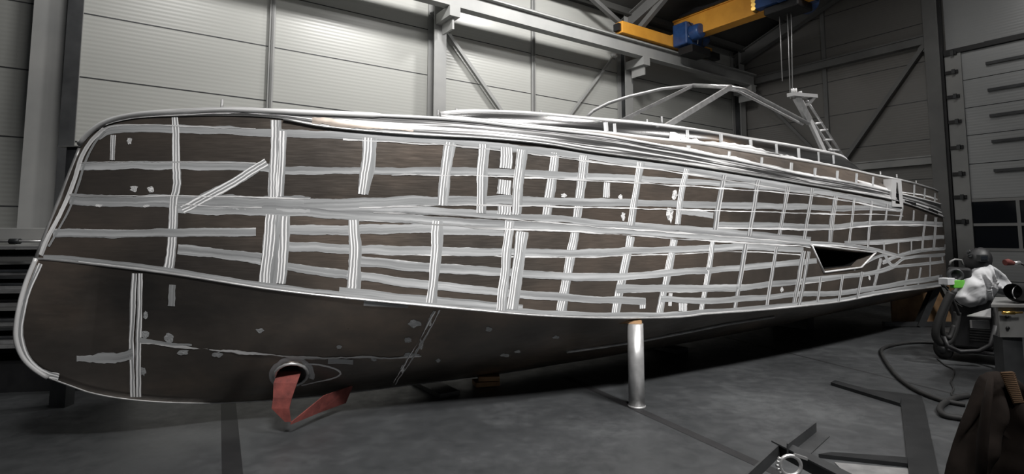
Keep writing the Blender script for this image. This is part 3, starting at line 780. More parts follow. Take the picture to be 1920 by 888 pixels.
# ---- upper strake and coaming
hbS = lambda a: hbG(a - aG, a) - .22
hbT = lambda a: hbG(a - aG, a) - .40
def solve_px(hbf, curve, px_target):
    lo_, hi_ = -4.0, 9.0
    for _ in range(40):
        m_ = (lo_ + hi_) / 2
        if proj(solve(m_, hbf(m_), curve))[0] < px_target: lo_ = m_
        else: hi_ = m_
    return lo_
aS0 = solve_px(hbS, cS, 825); aS1 = solve_px(hbS, cS, 1783)
aT0 = solve_px(hbT, cT, 826); aT1 = solve_px(hbT, cT, 1599)
NA = 90
def Rat(a):
    r = a - aG; return solve(a, hbG(r, a) - .02 * min(1, r), cR)
SA = [aS0 + (aS1 - aS0) * i / NA for i in range(NA + 1)]
Sp = [solve(a, hbS(a), cS) for a in SA]
RSp = [Rat(min(a, A_END)) for a in SA]
ra_ = strip_rows([p + Vector((0, 0, -.01)) for p in RSp], Sp, 3)
mb = MB(); mb.grid(ra_, M['plate'], arc_uv(ra_), True); mb.grid([[mirror(p) for p in r] for r in ra_], M['plate'], arc_uv(ra_), True, True)
bvU = bvh_of(ra_)
band(mb, bvU, [(1130,262),(1200,267),(1280,280),(1400,303),(1500,324),(1600,343),(1671,357)], (6, 5), ED, nv=2, wob=.5)
band(mb, bvU, [(1606,338),(1640,348),(1671,355),(1693,360),(1730,366),(1772,379)], (3, 2.5), ED, nv=2, wob=.6)
for x, y0, y1, w in ((1290,273,282,8),(1366,284,298,6),(1427,295,308,6),(1483,305,319,6),(1527,315,330,5),(1569,320,338,5),(1605,325,344,4.5),(1636,331,351,4),(1665,336,355,3.5),(1713,346,367,3.5),(1733,353,372,3),(1752,362,378,3)):
    band(mb, bvU, [(x + 1, y0), (x, y1)], w, BH, nv=2, step=3)
up = mb.build('upper_strake', boat)
b = MB(); b.tube([p - N * .01 for p in Sp], .020, M['edge'], 8); b.build('strake_rail', boat)
SAi = [a for a in SA if a <= aT1]
TA = [aT0 + (aT1 - aT0) * i / NA for i in range(NA + 1)]
Tp = [solve(a, hbT(a), cT) for a in TA]
STp = [solve(a, hbS(a), cS) for a in TA]
rc = strip_rows([p + N * .0 + Vector((0, 0, .012)) for p in STp], Tp, 4, .03)
mb = MB(); mb.grid(rc, M['trunk'], arc_uv(rc), True); mb.grid([[mirror(p) for p in r] for r in rc], M['trunk'], arc_uv(rc), True, True)
bvC = bvh_of(rc)
for x, y0, y1, w in ((1135,230,246,8),(1152,232,248,6),(1288,244,264,6),(1351,252,270,7),(1407,262,281,6),(1455,270,288,5),(1497,278,297,5),(1534,285,303,4),(1562,291,307,4)):
    band(mb, bvC, [(x, y0), (x + 1, y1)], w, BH, nv=2, step=3)
band(mb, bvC, [(1255,256),(1300,262),(1380,275),(1460,290),(1555,307)], (9, 5), M['edge'], wob=1.0)
coam = mb.build('coaming', boat)
b = MB(); b.tube([p + N * .01 for p in Tp], .024, M['edge'], 8); b.build('coaming_rail', boat)
mb = MB()
mb.grid([[p.lerp(mirror(p), j / 6) - Vector((0, 0, .02)) for j in range(7)] for p in Tp], M['alu_d'], None, True, True); mb.build('cabin_top', boat)
mb = MB(); mb.grid([[p.lerp(mirror(p), j / 6) - Vector((0, 0, .03)) for j in range(7)] for p in Sp], M['alu_d'], None, True, True); mb.build('side_deck', boat)
# ---- side window recess
wpx = [(1521,459),(1641,473),(1614,501),(1544,510)]
wp = [hit(x, y, bvS)[0] for x, y in wpx]
cut_poly(side, wp, N)
b = MB(); b.grid([[p + N * .0 for p in wp + wp[:1]], [p.lerp(sum(wp, Vector())/4, .16) + N * .10 for p in wp + wp[:1]]], M['plate'], None, False, True)
inner = [p.lerp(sum(wp, Vector())/4, .16) + N * .10 for p in wp]; 
wr = b.build('window_recess', boat)
b = MB(); b.grid([inner + inner[:1], [p + N * .5 for p in inner + inner[:1]]], M['void'], None, False, True); b.face([p + N * .5 for p in inner], M['void']); b.build('window_opening', wr)
b = MB()
for i in range(4):
    p, q = wp[i], wp[(i + 1) % 4]; b.tube([p - N * .006, q - N * .006], .014, M['edge'], 8)
b.build('window_frame', boat)
# ---- thruster tunnel
tx, ty = 546, 701
el = []
for k in range(16):
    a = 2 * math.pi * k / 16; x = tx + math.cos(a) * 31; y = ty + math.sin(a) * 21 - math.cos(a) * 2; h = hit(x, y, bvB); el.append(h[0])
hn = hit(tx, ty, bvB)[1]
cut_poly(bottom, el, hn)
b = MB(); 
b.grid([[p for p in el + el[:1]], [p + N * .55 for p in el + el[:1]]], M['alu_d'], None, True, False); 
b.face([p + N * .55 for p in el], M['void']); tn = b.build('thruster_tunnel', boat)
b = MB(); b.tube([p + hn * .006 for p in el + el[:1]], .014, M['alu'], 8, caps=False); b.build('tunnel_ring', boat)
mb = MB()
def ring(rx, ry, w, mt, x0=tx, y0=ty, a0=0, a1=2*math.pi):
    band(mb, bvB, [(x0 + math.cos(a0 + (a1-a0) * k / 20) * rx, y0 + math.sin(a0 + (a1-a0) * k / 20) * ry) for k in range(21)], w, mt, nv=2, wob=.5, step=4)
ring(39, 27, 9, BH, a0=1.6, a1=6.6)
band(mb, bvB, [(572,681),(600,683),(625,690),(638,699),(625,708),(595,716),(565,722)], 2.5, ED, nv=1, wob=.6)
mb.build('tunnel_fairing_weld', boat)
# ---- stanchion pins along the deck edge
for x, y0, y1, w, d in ((425,200,183,5,0),(826,217,203,4,0),(1012,213,206,4,1),(852,211,205,5,1),(1215,232,224,4,1),(1245,239,222,4,1),(1652,330,321,3,2),(1683,337,327,3,2),(1722,346,339,2.5,2)):
    C_ = [Rp, Tp, Sp][d]; p = min(C_, key=lambda q: abs(proj(q)[0] - x)); mpp = p.y / F
    b = MB(); h = (y0 - y1) * mpp; b.tube([p + N * .03 - Vector((0, 0, .03)), p + N * .03 + Vector((0, 0, h + .01))], w * mpp / 2, M['alu_d'], 10)
    b.lathe(p + N * .03 + Vector((0, 0, .0)), [(w * mpp * .9, -.01), (w * mpp * .9, .012), (w * mpp * .5, .014)], M['alu_d'], 12)
    b.build('deck_pin', boat)
# ---- windscreen frame
def cpt(px, py, hb): return on_plane(px, py, SU(0, HB0 - hb), N)
nf, nt_ = cpt(1243, 240, 1.0), cpt(1370, 163, .85)
cf, ct = cpt(1165, 226, 0), cpt(1300, 160, 0)
ff, ft = cpt(1098, 222, -1.0), cpt(1196, 176, -.85)
fm = cpt(1140, 194, -.93)
ws = None
b = MB(); b.bar(nf, nt_, .07, .05, M['alu'], up=-N); b.build('windscreen_pillar', boat)
b = MB(); b.bar(cf, ct, .05, .04, M['alu_d'], up=-N); b.build('windscreen_pillar', boat)
fp_ = [cpt(1098, 221, -1.0), cpt(1112, 208, -.98), cpt(1140, 194, -.93), cpt(1180, 181, -.85), cpt(1240, 167, -.5), ct]
b = MB(); b.tube(fp_, .026, M['alu_d'], 10); b.build('windscreen_pillar', boat)
b = MB(); b.tube([q + Vector((0, 0, .018)) for q in fp_], .012, M['edge'], 8); b.tube([ct, nt_], .034, M['alu'], 10); b.build('windscreen_header', boat)
b = MB(); e = cpt(1516, 231, .85); mid = cpt(1395, 168, .85)
b.tube([nt_, mid, e], .030, M['alu'], 10); b.build('side_roof_rail', boat)
b = MB(); b.tube([nt_ + N * .10, mid + N * .10, e + N * .10], .022, M['edge'], 10); b.build('side_roof_rail', boat)
# ---- radar arch leg
al = lambda x, y, hb=.85: cpt(x, y, hb)
b = MB(); b.bar(al(1492, 180), al(1518, 228), .05, .17, M['alu'], up=D); b.bar(al(1518, 226), al(1557, 310), .05, .09, M['edge'], up=D); b.build('arch_leg', boat)
b = MB(); b.tube([al(1513, 188), al(1530, 215), al(1597, 318)], .022, M['alu'], 8); b.tube([al(1504, 188), al(1522, 226), al(1582, 312)], .020, M['edge'], 8); b.build('arch_rail', boat)
for (x0, y0, x1, y1) in ((1528,232,1541,230),(1536,245,1551,243),(1545,262,1560,262),(1555,280,1572,282),(1565,296,1582,297)):
    b = MB(); b.tube([al(x0, y0), al(x1, y1)], .02, M['edge'], 8); b.build('rung', boat)
b = MB(); b.bar(al(1482, 177), al(1527, 181), .12, .06, M['edge'], up=(0, 0, 1)); b.bar(al(1524, 182), al(1512, 196), .10, .05, M['alu'], up=D); mp_ = b.build('mast_plate', boat)
for x in (1487, 1492, 1501):
    b = MB(); b.tube([al(x, 176), al(x - 1, 166 if x < 1500 else 171)], .028, M['edge'], 10); b.build('mounting_stub', boat)
# ---- fairlead plate in the bulwark near the stern
def bq(x, y):
    h = hit(x, y, bvBu) or hit(x, y, bvU) or hit(x, y, bvS); return h[0]
b = MB(); F_ = [bq(1681, 362)]
base = F_[0]; u_ = to_u(base) - .05
fp = [on_u(x, y, u_) for x, y in ((1672,335),(1690,337),(1694,388),(1673,387))]; fi = [on_u(x, y, u_) for x, y in ((1681,342),(1683,342),(1687,382),(1679,382))]
b.grid([fp + fp[:1], fi + fi[:1]], M['edge'], None, False, True); b.grid([[p + N * .12 for p in fp + fp[:1]], fp + fp[:1]], M['edge'], None, False, True)
b.face([p + N * .04 for p in fi], M['alu_d']); b.build('fairlead', boat)
for q in (((1696,375),(1717,380),(1718,386),(1697,381)), ((1741,389),(1758,396),(1759,401),(1742,394))):
    ps = []
    for x, y in q:
        h = hit(x, y, bvBu) or hit(x, y, bvS)
        if h: ps.append(h[0] + h[1] * .004)
    if len(ps) == 4: b = MB(); b.face(ps, M['void']); b.grid([ps + ps[:1], [p + N * .03 for p in ps + ps[:1]]], M['void']); b.build('scupper', boat)
# ================================================================== things around the boat
# support pipe
pb = fl(1194, 764); top = Kp[min(range(len(Kp)), key=lambda i: abs(proj(Kp[i])[0] - 1192))]
pb = fl(1194, 762); rad = 14.5 * pb.y / F
zt = at(1192, 606, pb.y).z
t = thing('support_pipe', pb, 'upright grey steel pipe propping the hull, standing on the floor', 'pipe')
hpipe = bvS.ray_cast(Vector((pb.x, pb.y, -.5)), Vector((0, 0, 1)))
hp2 = bvB.ray_cast(Vector((pb.x, pb.y, -.5)), Vector((0, 0, 1)))
b = MB(); b.lathe(pb, [(0, 0), (rad, 0), (rad, zt), (0, zt)], M['alu'], 32); pp = b.build('pipe', t)
for p_ in pp.data.polygons: p_.use_smooth = len(p_.vertices) == 4 and abs(p_.normal.z) < .5
b = MB(); b.tube([pb + Vector((math.cos(k * .3) * rad, math.sin(k * .3) * rad, .01)) for k in range(22)], .012, M['alu_d'], 6, caps=False); b.build('weld_bead', t)
b = MB(); b.box(Vector((pb.x - .26, pb.y - .03, zt + .002)), (.32, 0, 0), (0, .45, 0), (0, 0, .03), M['wood']); b.build('packing_board', t)
# lifting strap through the tunnel
h = hit(546, 703, bvB)[0]; dd = h.y
t = thing('lifting_strap', fl(541, 790), 'red webbing lifting strap hanging out of the thruster tunnel under the bow', 'strap')
def ribbon(mb, cs, w, m, wdir, th=.008):
    rows = []
    for i, c in enumerate(cs):
        c = Vector(c); wd = Vector(wdir[i] if isinstance(wdir, list) else wdir).normalized() * (w[i] if isinstance(w, list) else w) / 2
        tg = (Vector(cs[min(i+1, len(cs)-1)]) - Vector(cs[max(i-1, 0)])).normalized(); nr = tg.cross(wd).normalized() * th / 2
        rows.append([c - wd - nr, c - wd + nr, c + wd + nr, c + wd - nr, c - wd - nr])
    mb.grid(rows, m, None, False); mb.face(rows[0][:-1], m); mb.face(rows[-1][:-1][::-1], m)
X = Vector((1, 0, 0))
b = MB()
lo_ = at(537, 778, dd - .12)
ribbon(b, [h + N * .25 + Vector((0,0,.0)), h - N * .02 + Vector((-.02, 0, .03)), at(535, 718, dd - .10), at(530, 745, dd - .12), at(526, 765, dd - .12), at(540, 790, dd - .10)], [.18, .20, .20, .16, .15, .05], M['red'], X)
b.build('webbing', t)
b = MB(); k0 = at(541, 793, dd - .10); 
fr = at(655, 738, dd + .55)
ribbon(b, [k0 + Vector((.02, 0, 0)), k0.lerp(fr, .5) + Vector((0, .0, .03)), fr], [.02, .16, .18], M['red'], [Vector((.2, 0, 1)), Vector((.3, 0, 1)), Vector((.4, 0, 1))])
b.build('webbing_loop', t)
# wooden block
wb = fl(910, 728); b = MB()
b.cbox(wb + Vector((0, .15, .03)), .28, .2, .05, M['wood'], .3); b.cbox(wb + Vector((.03, .16, .085)), .24, .18, .05, M['wood'], .1)
tag(b.build('timber_block', bevel=.004), 'small raw timber block on the floor below the keel', 'block')
# hidden keel supports: trestle far under the hull
for a in (-1.2, 2.6, 6.2):
    c = SU(a, HB0 + .1, 0); kz = zk + max(0, a - 2) * .035 - .005
    b = MB(); b.box(SU(a - .12, HB0 - .35, 0), D * .24, N * .7, (0, 0, max(.02, kz)), M['steel_dark'])
    tag(b.build('keel_block', bevel=.004), {-1.2: 'dark block under the forward keel', 2.6: 'dark block under the middle of the keel', 6.2: 'dark block under the keel near the stern'}[a], 'block', 'keel blocks')
# timber sheet behind the stern
b = MB(); p = at(1705, 552, 11.3)
q0, q1 = fl(1665, 575), fl(1755, 568)
b.box(at(1672, 575, 11.0) - Vector((0, 0, 0)), Vector((1.15, -.1, 0)), (0, .03, 0), (0, 0, .42), M['wood'])
ws_ = b.build('timber_sheet'); tag(ws_, 'brown timber board standing low behind the stern', 'board')
zz = min(Vector(c).z for c in ws_.bound_box); 
for v_ in ws_.data.vertices:
    if v_.co.z < zz + .01: v_.co.z = 0.0
# trestle by the stern
t = thing('trestle', fl(1740, 582), 'dark steel trestle standing under the stern', 'trestle')
tz = .62
tb = at(1745, 575, 10.6)
b = MB(); b.bar(Vector((tb.x - .25, tb.y, 0)), Vector((tb.x + .12, tb.y, .74)), .12, .12, M['steel_dark']); b.build('leg', t)
b = MB(); b.bar(Vector((tb.x + .55, tb.y, 0)), Vector((tb.x + .22, tb.y, .78)), .10, .10, M['steel_mid']); b.build('leg', t)
b = MB(); b.bar(Vector((tb.x - .9, tb.y, .05)), Vector((tb.x + .9, tb.y, .05)), .08, .08, M['steel_dark']); b.build('base_bar', t)
# ------------------------------------------------------------------ welding machine on its trolley
TY = 7.7
def a7(x, y, d=TY): return at(x, y, d)
t = thing('welding_machine', fl(1815, 672), 'black welding machine on a wheeled trolley with looped hoses, right of the stern', 'welding machine')
c = a7(1826, 655); MR = Vector((.77, -.63, 0)); MF = Vector((.63, .77, 0)); RZ = math.atan2(-.63, .77)
def ml(dx, dy, z): return Vector((c.x, c.y, 0)) + MR * dx + MF * dy + Vector((0, 0, z))
z0 = .17; zt_ = a7(1822, 550).z
b = MB(); b.cbox(ml(0, .28, (z0 + zt_) / 2), .44, .56, zt_ - z0, M['black'], RZ); body = b.build('cabinet', t, bevel=.03)
b = MB()
for k in range(8): b.cbox(ml(.08, -.005, z0 + .12 + k * .035), .22, .012, .012, M['rubber'], RZ)
b.build('vent_grille', body)
b = MB(); b.cbox(ml(0, .24, z0 - .03), .56, .72, .03, M['black'], RZ); b.build('trolley_tray', t, bevel=.006)
for (dx, dy, r_) in ((-.33, -.02, .13), (.33, -.02, .13), (-.33, .50, .15), (.33, .50, .15)):
    b = MB(); wc = ml(dx, dy, r_); ax = Vector((.97, .22, 0)).normalized()
    b.lathe(wc - ax * .03, [(0, 0), (r_ * .6, 0), (r_, .008), (r_, .052), (r_ * .6, .06), (0, .06)], M['rubber'], 24, ax)
    wh = b.build('wheel', t); b = MB(); b.lathe(wc - ax * .036, [(0, 0), (r_ * .45, 0), (r_ * .45, .072), (0, .072)], M['steel_dark'], 16, ax); b.build('hub', wh)
b = MB(); b.tube([a7(1768, 628, TY - .15), a7(1776, 648, TY - .2), a7(1800, 659, TY - .24), a7(1835, 658, TY - .3), a7(1858, 646, TY - .36), a7(1868, 610, TY - .38)], .03, M['black'], 10); b.build('bumper_tube', t)
# gas bottle behind
b = MB(); gb = ml(.05, .76, .14); b.lathe(gb, [(0, 0), (.11, 0), (.115, .02), (.115, .75), (.10, .84), (.04, .92), (.03, .98), (0, .98)], M['steel_dark'], 24); b.build('gas_bottle', t)
# wire feeder unit with round socket
fz = a7(1798, 515).z
b = MB(); fc = a7(1799, 515, TY); b.cbox(fc + MF * .14, .26, .30, .19, M['black'], RZ); fd = b.build('wire_feeder', t, bevel=.03)
b = MB(); b.lathe(fc - MF * .09 - MR * .03, [(0, .05), (.055, .05), (.06, 0), (.085, 0), (.085, .09)], M['steel_dark'], 24, (.35, .9, 0)); b.build('hose_socket', fd)
b = MB(); b.tube([a7(1781, 497), a7(1782, 490), a7(1790, 486), a7(1802, 487), a7(1806, 497)], .014, M['steel_mid'], 8); b.build('handle', fd)
b = MB(); gc = a7(1795, 532, TY - .04); b.cbox((gc.x, gc.y, gc.z), .17, .07, .11, M['green'], .1); gp = b.build('control_panel', t, bevel=.012); gp['label'] = 'bright green panel'
b = MB(); pc = a7(1775, 527, TY - .05); b.cbox((pc.x, pc.y, pc.z), .16, .12, .09, M['cloth'], .4); b.tube([a7(1765, 515), a7(1763, 525), a7(1768, 536), a7(1778, 540)], .02, M['black'], 8); b.build('torch_holder', t, bevel=.02)
for pts, r_ in (([(1783,548),(1770,575),(1758,605),(1754,628),(1762,642),(1778,640),(1790,615),(1795,585)], .045), ([(1790,545),(1778,570),(1768,600),(1768,625),(1780,632),(1788,610)], .03), ([(1778,545),(1790,570),(1798,590)], .02), ([(1768,533),(1780,548),(1789,565),(1803,575)], .012)):
    raw = [a7(x, y, TY - .22 + .02 * i) for i, (x, y) in enumerate(pts)]; sm = []
    for i in range(len(raw) - 1):
        p0, p1, p2, p3 = raw[max(i-1,0)], raw[i], raw[i+1], raw[min(i+2,len(raw)-1)]
        for k in range(6):
            s = k / 6; sm.append(.5 * ((2*p1) + (p2-p0)*s + (2*p0-5*p1+4*p2-p3)*s*s + (3*p1-p0-3*p2+p3)*s**3))
    sm.append(raw[-1]); b = MB(); b.tube(sm, r_, M['rubber'], 10); b.build('hose', t)
# cloth over the machine
def drape(name, outline, depth, bulge, m, label, cat, folds=7, amp=.03, seed=1, back=.35):
    """cloth with thickness: outline rings in from the rim, puffed forward, wrapped over the back"""
    pts = [at(x, y, depth) for x, y in outline]; n = len(pts); dense = []
    for i in range(n):
        for k in range(5): dense.append(pts[i].lerp(pts[(i + 1) % n], k / 5))
    c = sum(dense, Vector()) / len(dense); rows = []
    R = 14
    for r in range(R + 1):
        t_ = r / R; rr = []
        for i, p in enumerate(dense + dense[:1]):
            q = c.lerp(p, t_ if r else .001); prof_ = math.sqrt(max(0, 1 - t_ ** 2.6))
            fo = noise.noise(Vector((q.x * folds, q.z * folds * .5, seed))) + .5 * noise.noise(Vector((q.x * folds * 2.3 + q.z * 3, q.z * folds, seed + 3)))
            rdg = 1.2 - abs(fo) * 4
            rr.append(Vector((q.x, depth - bulge * prof_ - amp * rdg * min(1, 3 * (1 - t_) + .2), q.z)))
        rows.append(rr)
    bk = [[Vector((p.x * (1 + back * s / depth) - .02 * s, depth + back * s, p.z)) for p in rows[-1]] for s in (.5, 1)]
    b = MB(); b.grid(rows + bk, m, None, True, True); o = b.build(name)
    return tag(o, label, cat)
drape('draped_cloth', [(1822,505),(1836,495),(1848,492),(1862,500),(1872,508),(1884,516),(1893,528),(1898,545),(1893,556),(1878,552),(1866,548),(1862,560),(1845,566),(1838,572),(1818,576),(1800,570),(1787,558),(1796,540),(1806,522),(1814,515)], TY - .02, .13, M['cloth'], 'crumpled light grey cloth draped over the welding machine', 'cloth', 6, .05, 4.2)
# welding helmet
hc = a7(1833, 488, TY + .05)
t = thing('welding_helmet', hc - Vector((0, 0, .15)), 'black welding helmet resting on the draped grey cloth', 'helmet')
b = MB(); rows = []
for i in range(13):
    th_ = math.pi * i / 12; rr = []
    for k in range(25):
        ph = 2 * math.pi * k / 24
        x = math.sin(th_) * math.cos(ph) * .15; y = math.sin(th_) * math.sin(ph) * .17; z = math.cos(th_) * .17
        if y < 0: z *= 1.12; y *= .95; x *= .92 if z < 0 else 1
        rr.append(hc + Matrix.Rotation(.5, 3, 'Y') @ Vector((x, y, z)))
    rows.append(rr)
b.grid(rows, M['black'], None, True); hl = b.build('shell', t)
b = MB(); b.cbox(hc + Vector((-.06, -.155, .04)), .14, .05, .09, M['steel_dark'], .2); b.cbox(hc + Vector((-.06, -.183, .04)), .11, .01, .055, M['pane'], .2); b.build('visor', t, bevel=.006)
b = MB()
for k in range(3): b.tube([hc + Vector((-.15 + k * .012, -.06 + k * .02, .12 - k * .03)), hc + Vector((-.19 + k * .012, -.08, .13 - k * .03))], .022, M['steel_dark'], 10)
b.build('adjuster_knob', t)
# dark coat of cabling behind the cloth
b = MB(); b.tube([a7(1862, 560, TY - .1), a7(1869, 590, TY - .2), a7(1868, 640, TY - .3), a7(1872, 680, TY - .4), Vector((a7(1878, 700, TY - .8).x, TY - .8, .03))], .035, M['rubber'], 10)
tag(b.build('hanging_hose'), 'thick black hose hanging down between machine and workbench', 'hose')
# ------------------------------------------------------------------ workbench
BY = 6.25
t = thing('workbench', fl(1900, 712), 'grey steel workbench cut by the right edge of the photo', 'workbench')
tl = at(1858, 570, BY); bz = tl.z
b = MB(); b.box((tl.x, BY, bz - .035), (1.5, -.1, 0), (.66, .72, 0), (0, 0, .035), M['steel_mid']); b.build('bench_top', t, bevel=.004)
b = MB(); b.box((tl.x + .10, BY + .03, bz - .36), (1.4, -.09, 0), (0, .03, 0), (0, 0, .325), M['steel_mid']); ap = b.build('front_panel', t)
b = MB()
for x_, z_ in ((.18, -.26), (.18, -.14), (.55, -.2)): b = MB(); b.lathe((tl.x + x_, BY + .02 - x_ * .06, bz + z_), [(0, 0), (.018, 0), (.018, .014), (0, .014)], M['black'], 12, (0, 1, 0)); b.build('bolt', ap)
b = MB(); b.box((tl.x + .14, BY + .05, 0), (.22, 0, 0), (0, .12, 0), (0, 0, bz - .36), M['steel_dark']); b.build('leg', t)
b = MB(); b.box((tl.x + 1.2, BY, 0), (.22, 0, 0), (0, .12, 0), (0, 0, bz - .36), M['steel_dark']); b.build('leg', t)
b = MB(); q = at(1880, 586, BY - .02); b.tube([q, q + Vector((.12, -.01, 0))], .018, M['brass'], 10); b.tube([q + Vector((.05, -.01, 0)), q + Vector((.2, -.02, .005))], .011, M['brass'], 8)
tag(b.build('brass_nozzle'), 'brass nozzle fixed on the front edge of the workbench', 'nozzle')
# wedge-shaped tray plate between
q = [at(1814, 592, BY + .35), at(1856, 578, BY + .15), at(1857, 597, BY + .05), at(1858, 570, BY + .4)]
b = MB(); w_ = [at(1813, 591, BY + .3), at(1858, 577, BY + .5), at(1858, 594, BY - .02)]
b.face(w_, M['alu']); b.face([p - Vector((0, 0, .012)) for p in w_][::-1], M['alu'])
for i in range(3): b.face([w_[i], w_[i] - Vector((0, 0, .012)), w_[(i+1)%3] - Vector((0, 0, .012)), w_[(i+1)%3]], M['alu'])
b.box(at(1822, 600, BY + .25), (.16, -.05, 0), (0, .03, 0), (0, 0, -.09), M['alu_d']); b.build('corner_shelf', t)
# bench items
b = MB(); k_ = at(1908, 548, BY + .1); b.tube([k_ + Vector((-.10, -.05, .02)), k_ + Vector((-.02, 0, .0)), k_ + Vector((.15, .1, -.02))], [.085, .10, .10], M['black'], 20, caps=False)
b.lathe(k_ + Vector((.15, .1, -.02)), [(.10, 0), (.06, .05), (0, .06)], M['black'], 20, (1, .3, 0)); 
tag(b.build('black_canister'), 'open black canister lying on the workbench', 'canister')
b = MB(); b.box(at(1903, 575, BY + .1), (.3, -.02, 0), (.05, .18, 0), (0, 0, .006), M['cloth']); tag(b.build('paper_sheet'), 'pale sheet lying on the workbench edge', 'sheet')
lp = at(1893, 493, BY + .3); t = thing('clamp_lamp', at(1912, 560, BY + .5), 'small dark red and grey torch on a bent arm above the workbench', 'torch')
b = MB(); b.tube([at(1884, 492, BY + .4), at(1890, 491, BY + .4), at(1900, 493, BY + .4)], [.035, .04, .025], M['red'], 14); b.build('head', t)
b = MB(); b.tube([at(1898, 493, BY + .4), at(1912, 492, BY + .4)], .022, M['alu'], 10); b.build('nozzle', t)
b = MB(); b.tube([at(1912, 492, BY + .4), at(1922, 498, BY + .4), at(1927, 530, BY + .4), at(1922, 570, BY + .4)], .012, M['black'], 8); b.build('arm', t)
# ------------------------------------------------------------------ jacket over a stand
JY = 3.3
def jacket():
    t = thing('jacket', Vector((at(1850, 800, JY).x, JY, 0)), 'dark brown work jacket with ribbed collar hanging in the foreground', 'jacket')
    outl = [(1836,704),(1850,697),(1868,695),(1884,699),(1905,708),(1925,730),(1948,780),(1965,840),(1975,900),(1975,945),(1900,950),(1820,950),(1765,945),(1767,905),(1774,870),(1786,830),(1798,795),(1812,762),(1822,735),(1829,716)]
    pts = [at(x, y, JY) for x, y in outl]; dense = []
    for i in range(len(pts)):
        for k in range(6): dense.append(pts[i].lerp(pts[(i + 1) % len(pts)], k / 6))
    cx = at(1868, 700, JY); c = Vector((at(1862, 840, JY).x, JY, at(1862, 800, JY).z)); rows = []
    for r in range(19):
        t_ = r / 18; rr = []
        for p in dense + dense[:1]:
            q = c.lerp(p, max(t_, .001)); ang = (q.x - cx.x) / max(.1, cx.z - q.z + .12)
            fo = (abs(math.sin(ang * 8 + 1.2 * math.sin(q.z * 4))) * 2 - 1) * .06 * min(1, (cx.z - q.z + .02) * 4) + .03 * noise.noise(q * 8)
            rr.append(Vector((q.x, JY - .09 * math.sqrt(max(0, 1 - t_ ** 3)) - fo * (1 - t_ ** 6), max(q.z, .02))))
        rows.append(rr)
    bk = [[Vector((p.x * (1 + s / JY), JY + s, CAMZ + (p.z - CAMZ) * (1 + s / JY) if p.z > .05 else p.z)) for p in rows[-1]] for s in (.06, .12)]
    b = MB(); b.grid(rows + bk, M['jacket'], None, True, True); b.face([p for p in bk[-1][:-1]], M['jacket']); b.build('body', t)
    b = MB()
    for k in range(17):   # ribs of the collar
        f_ = k / 16; p = at(1872 + 24 * f_ + 4, 699 + 55 * f_, JY - .10); q_ = at(1902 + 16 * f_, 696 + 54 * f_ + 4, JY - .04)
        b.tube([p, (p + q_) / 2 + Vector((0, -.03, .012)), q_], .0062, M['cord'], 6)
    b.build('collar', t)
    b = MB(); pl = [at(1858, 705, JY - .20), at(1850, 760, JY - .225), at(1842, 830, JY - .24), at(1838, 900, JY - .23)]
    b.tube(pl, [.02, .03, .036, .034], M['jacket'], 8, squash=.5); b.build('front_placket', t)
jacket()
b = MB(); sx = at(1872, 700, JY).x; b.bar(Vector((sx, JY + .08, 0)), Vector((sx, JY + .08, at(1872, 703, JY).z - .02)), .05, .05, M['steel_dark']); b.cbox((sx, JY + .08, .012), .3, .14, .024, M['steel_dark'])
tag(b.build('jacket_stand'), 'dark steel post under the brown jacket', 'stand')
# ------------------------------------------------------------------ steel frame on the floor
t = thing('welded_flat_bars', fl(1690, 800), 'dark steel frame of welded flat bars lying on the floor', 'steel frame')
M['steel_black'] = varied('mill_scale_steel', (.010, .011, .012), (.02, .021, .022), 5, .4, .3)
def fbar(name, q, h, m=M['steel_black']):
    p = [fl(*x) for x in q]; b = MB(); up_ = [v + Vector((0, 0, h)) for v in p]
    b.face(up_ if (p[1]-p[0]).cross(p[2]-p[0]).z > 0 else up_[::-1], m)
    for i in range(4): b.face([p[i], p[(i+1)%4], up_[(i+1)%4], up_[i]], m)
    b.build(name, t)
fbar('flat_bar', [(1558,722),(1566,718),(1690,752),(1688,762)], .035)
fbar('wide_bar', [(1690,762),(1733,760),(1775,960),(1712,960)], .02, M['steel_black'])
fbar('wide_bar', [(1610,728),(1728,742),(1733,760),(1690,762)], .008, M['steel_black'])
fbar('flat_bar', [(1535,858),(1560,854),(1702,864),(1702,876)], .03)
fbar('end_plate', [(1565,868),(1702,880),(1740,905),(1600,905)], .008, M['alu_d'])
# profile offcut in front, raised on the frame
t = thing('steel_channel', fl(1470, 930), 'cut steel channel frame at the bottom edge with an upright angle end', 'steel profile')
ch = 2.75
b = MB(); a, c = at(1462, 842, ch + .35), at(1640, 935, ch - .2)
b.bar(a, c, .012, .07, M['steel_dark']); b.bar(a + Vector((.0, .03, .035)), c + Vector((0, .03, .035)), .07, .008, M['steel_dark']); b.build('channel', t)
b = MB(); b.tube([a + Vector((0, -.004, .036)), c + Vector((0, -.004, .036))], .0025, M['alu'], 6); b.build('edge_highlight', t)  # thin bright tube stands in for the highlight along the channel edge
b = MB(); b.bar(a, at(1375, 925, ch - .2), .01, .06, M['steel_dark']); b.build('side_bar', t)
b = MB(); a2, c2 = at(1490, 856, ch + .25), at(1541, 812, ch + .75)
b.bar(a2, c2, .085, .008, M['steel_dark'], up=(0, -.3, 1)); b.bar(a2 + Vector((-.035, 0, .03)), c2 + Vector((-.035, 0, .03)), .008, .07, M['steel_dark'], up=(0, 0, 1)); an = b.build('angle_end', t)
b = MB(); e0 = c2; tt = (c2 - a2).normalized(); xx = tt.cross(Vector((0, -.3, 1))).normalized()
b.tube([e0 - xx * .043, e0 + xx * .043], .003, M['alu'], 6); b.tube([e0 + Vector((-.035, 0, -.0)), e0 + Vector((-.035, 0, .065))], .003, M['alu'], 6); b.build('cut_edge', an)
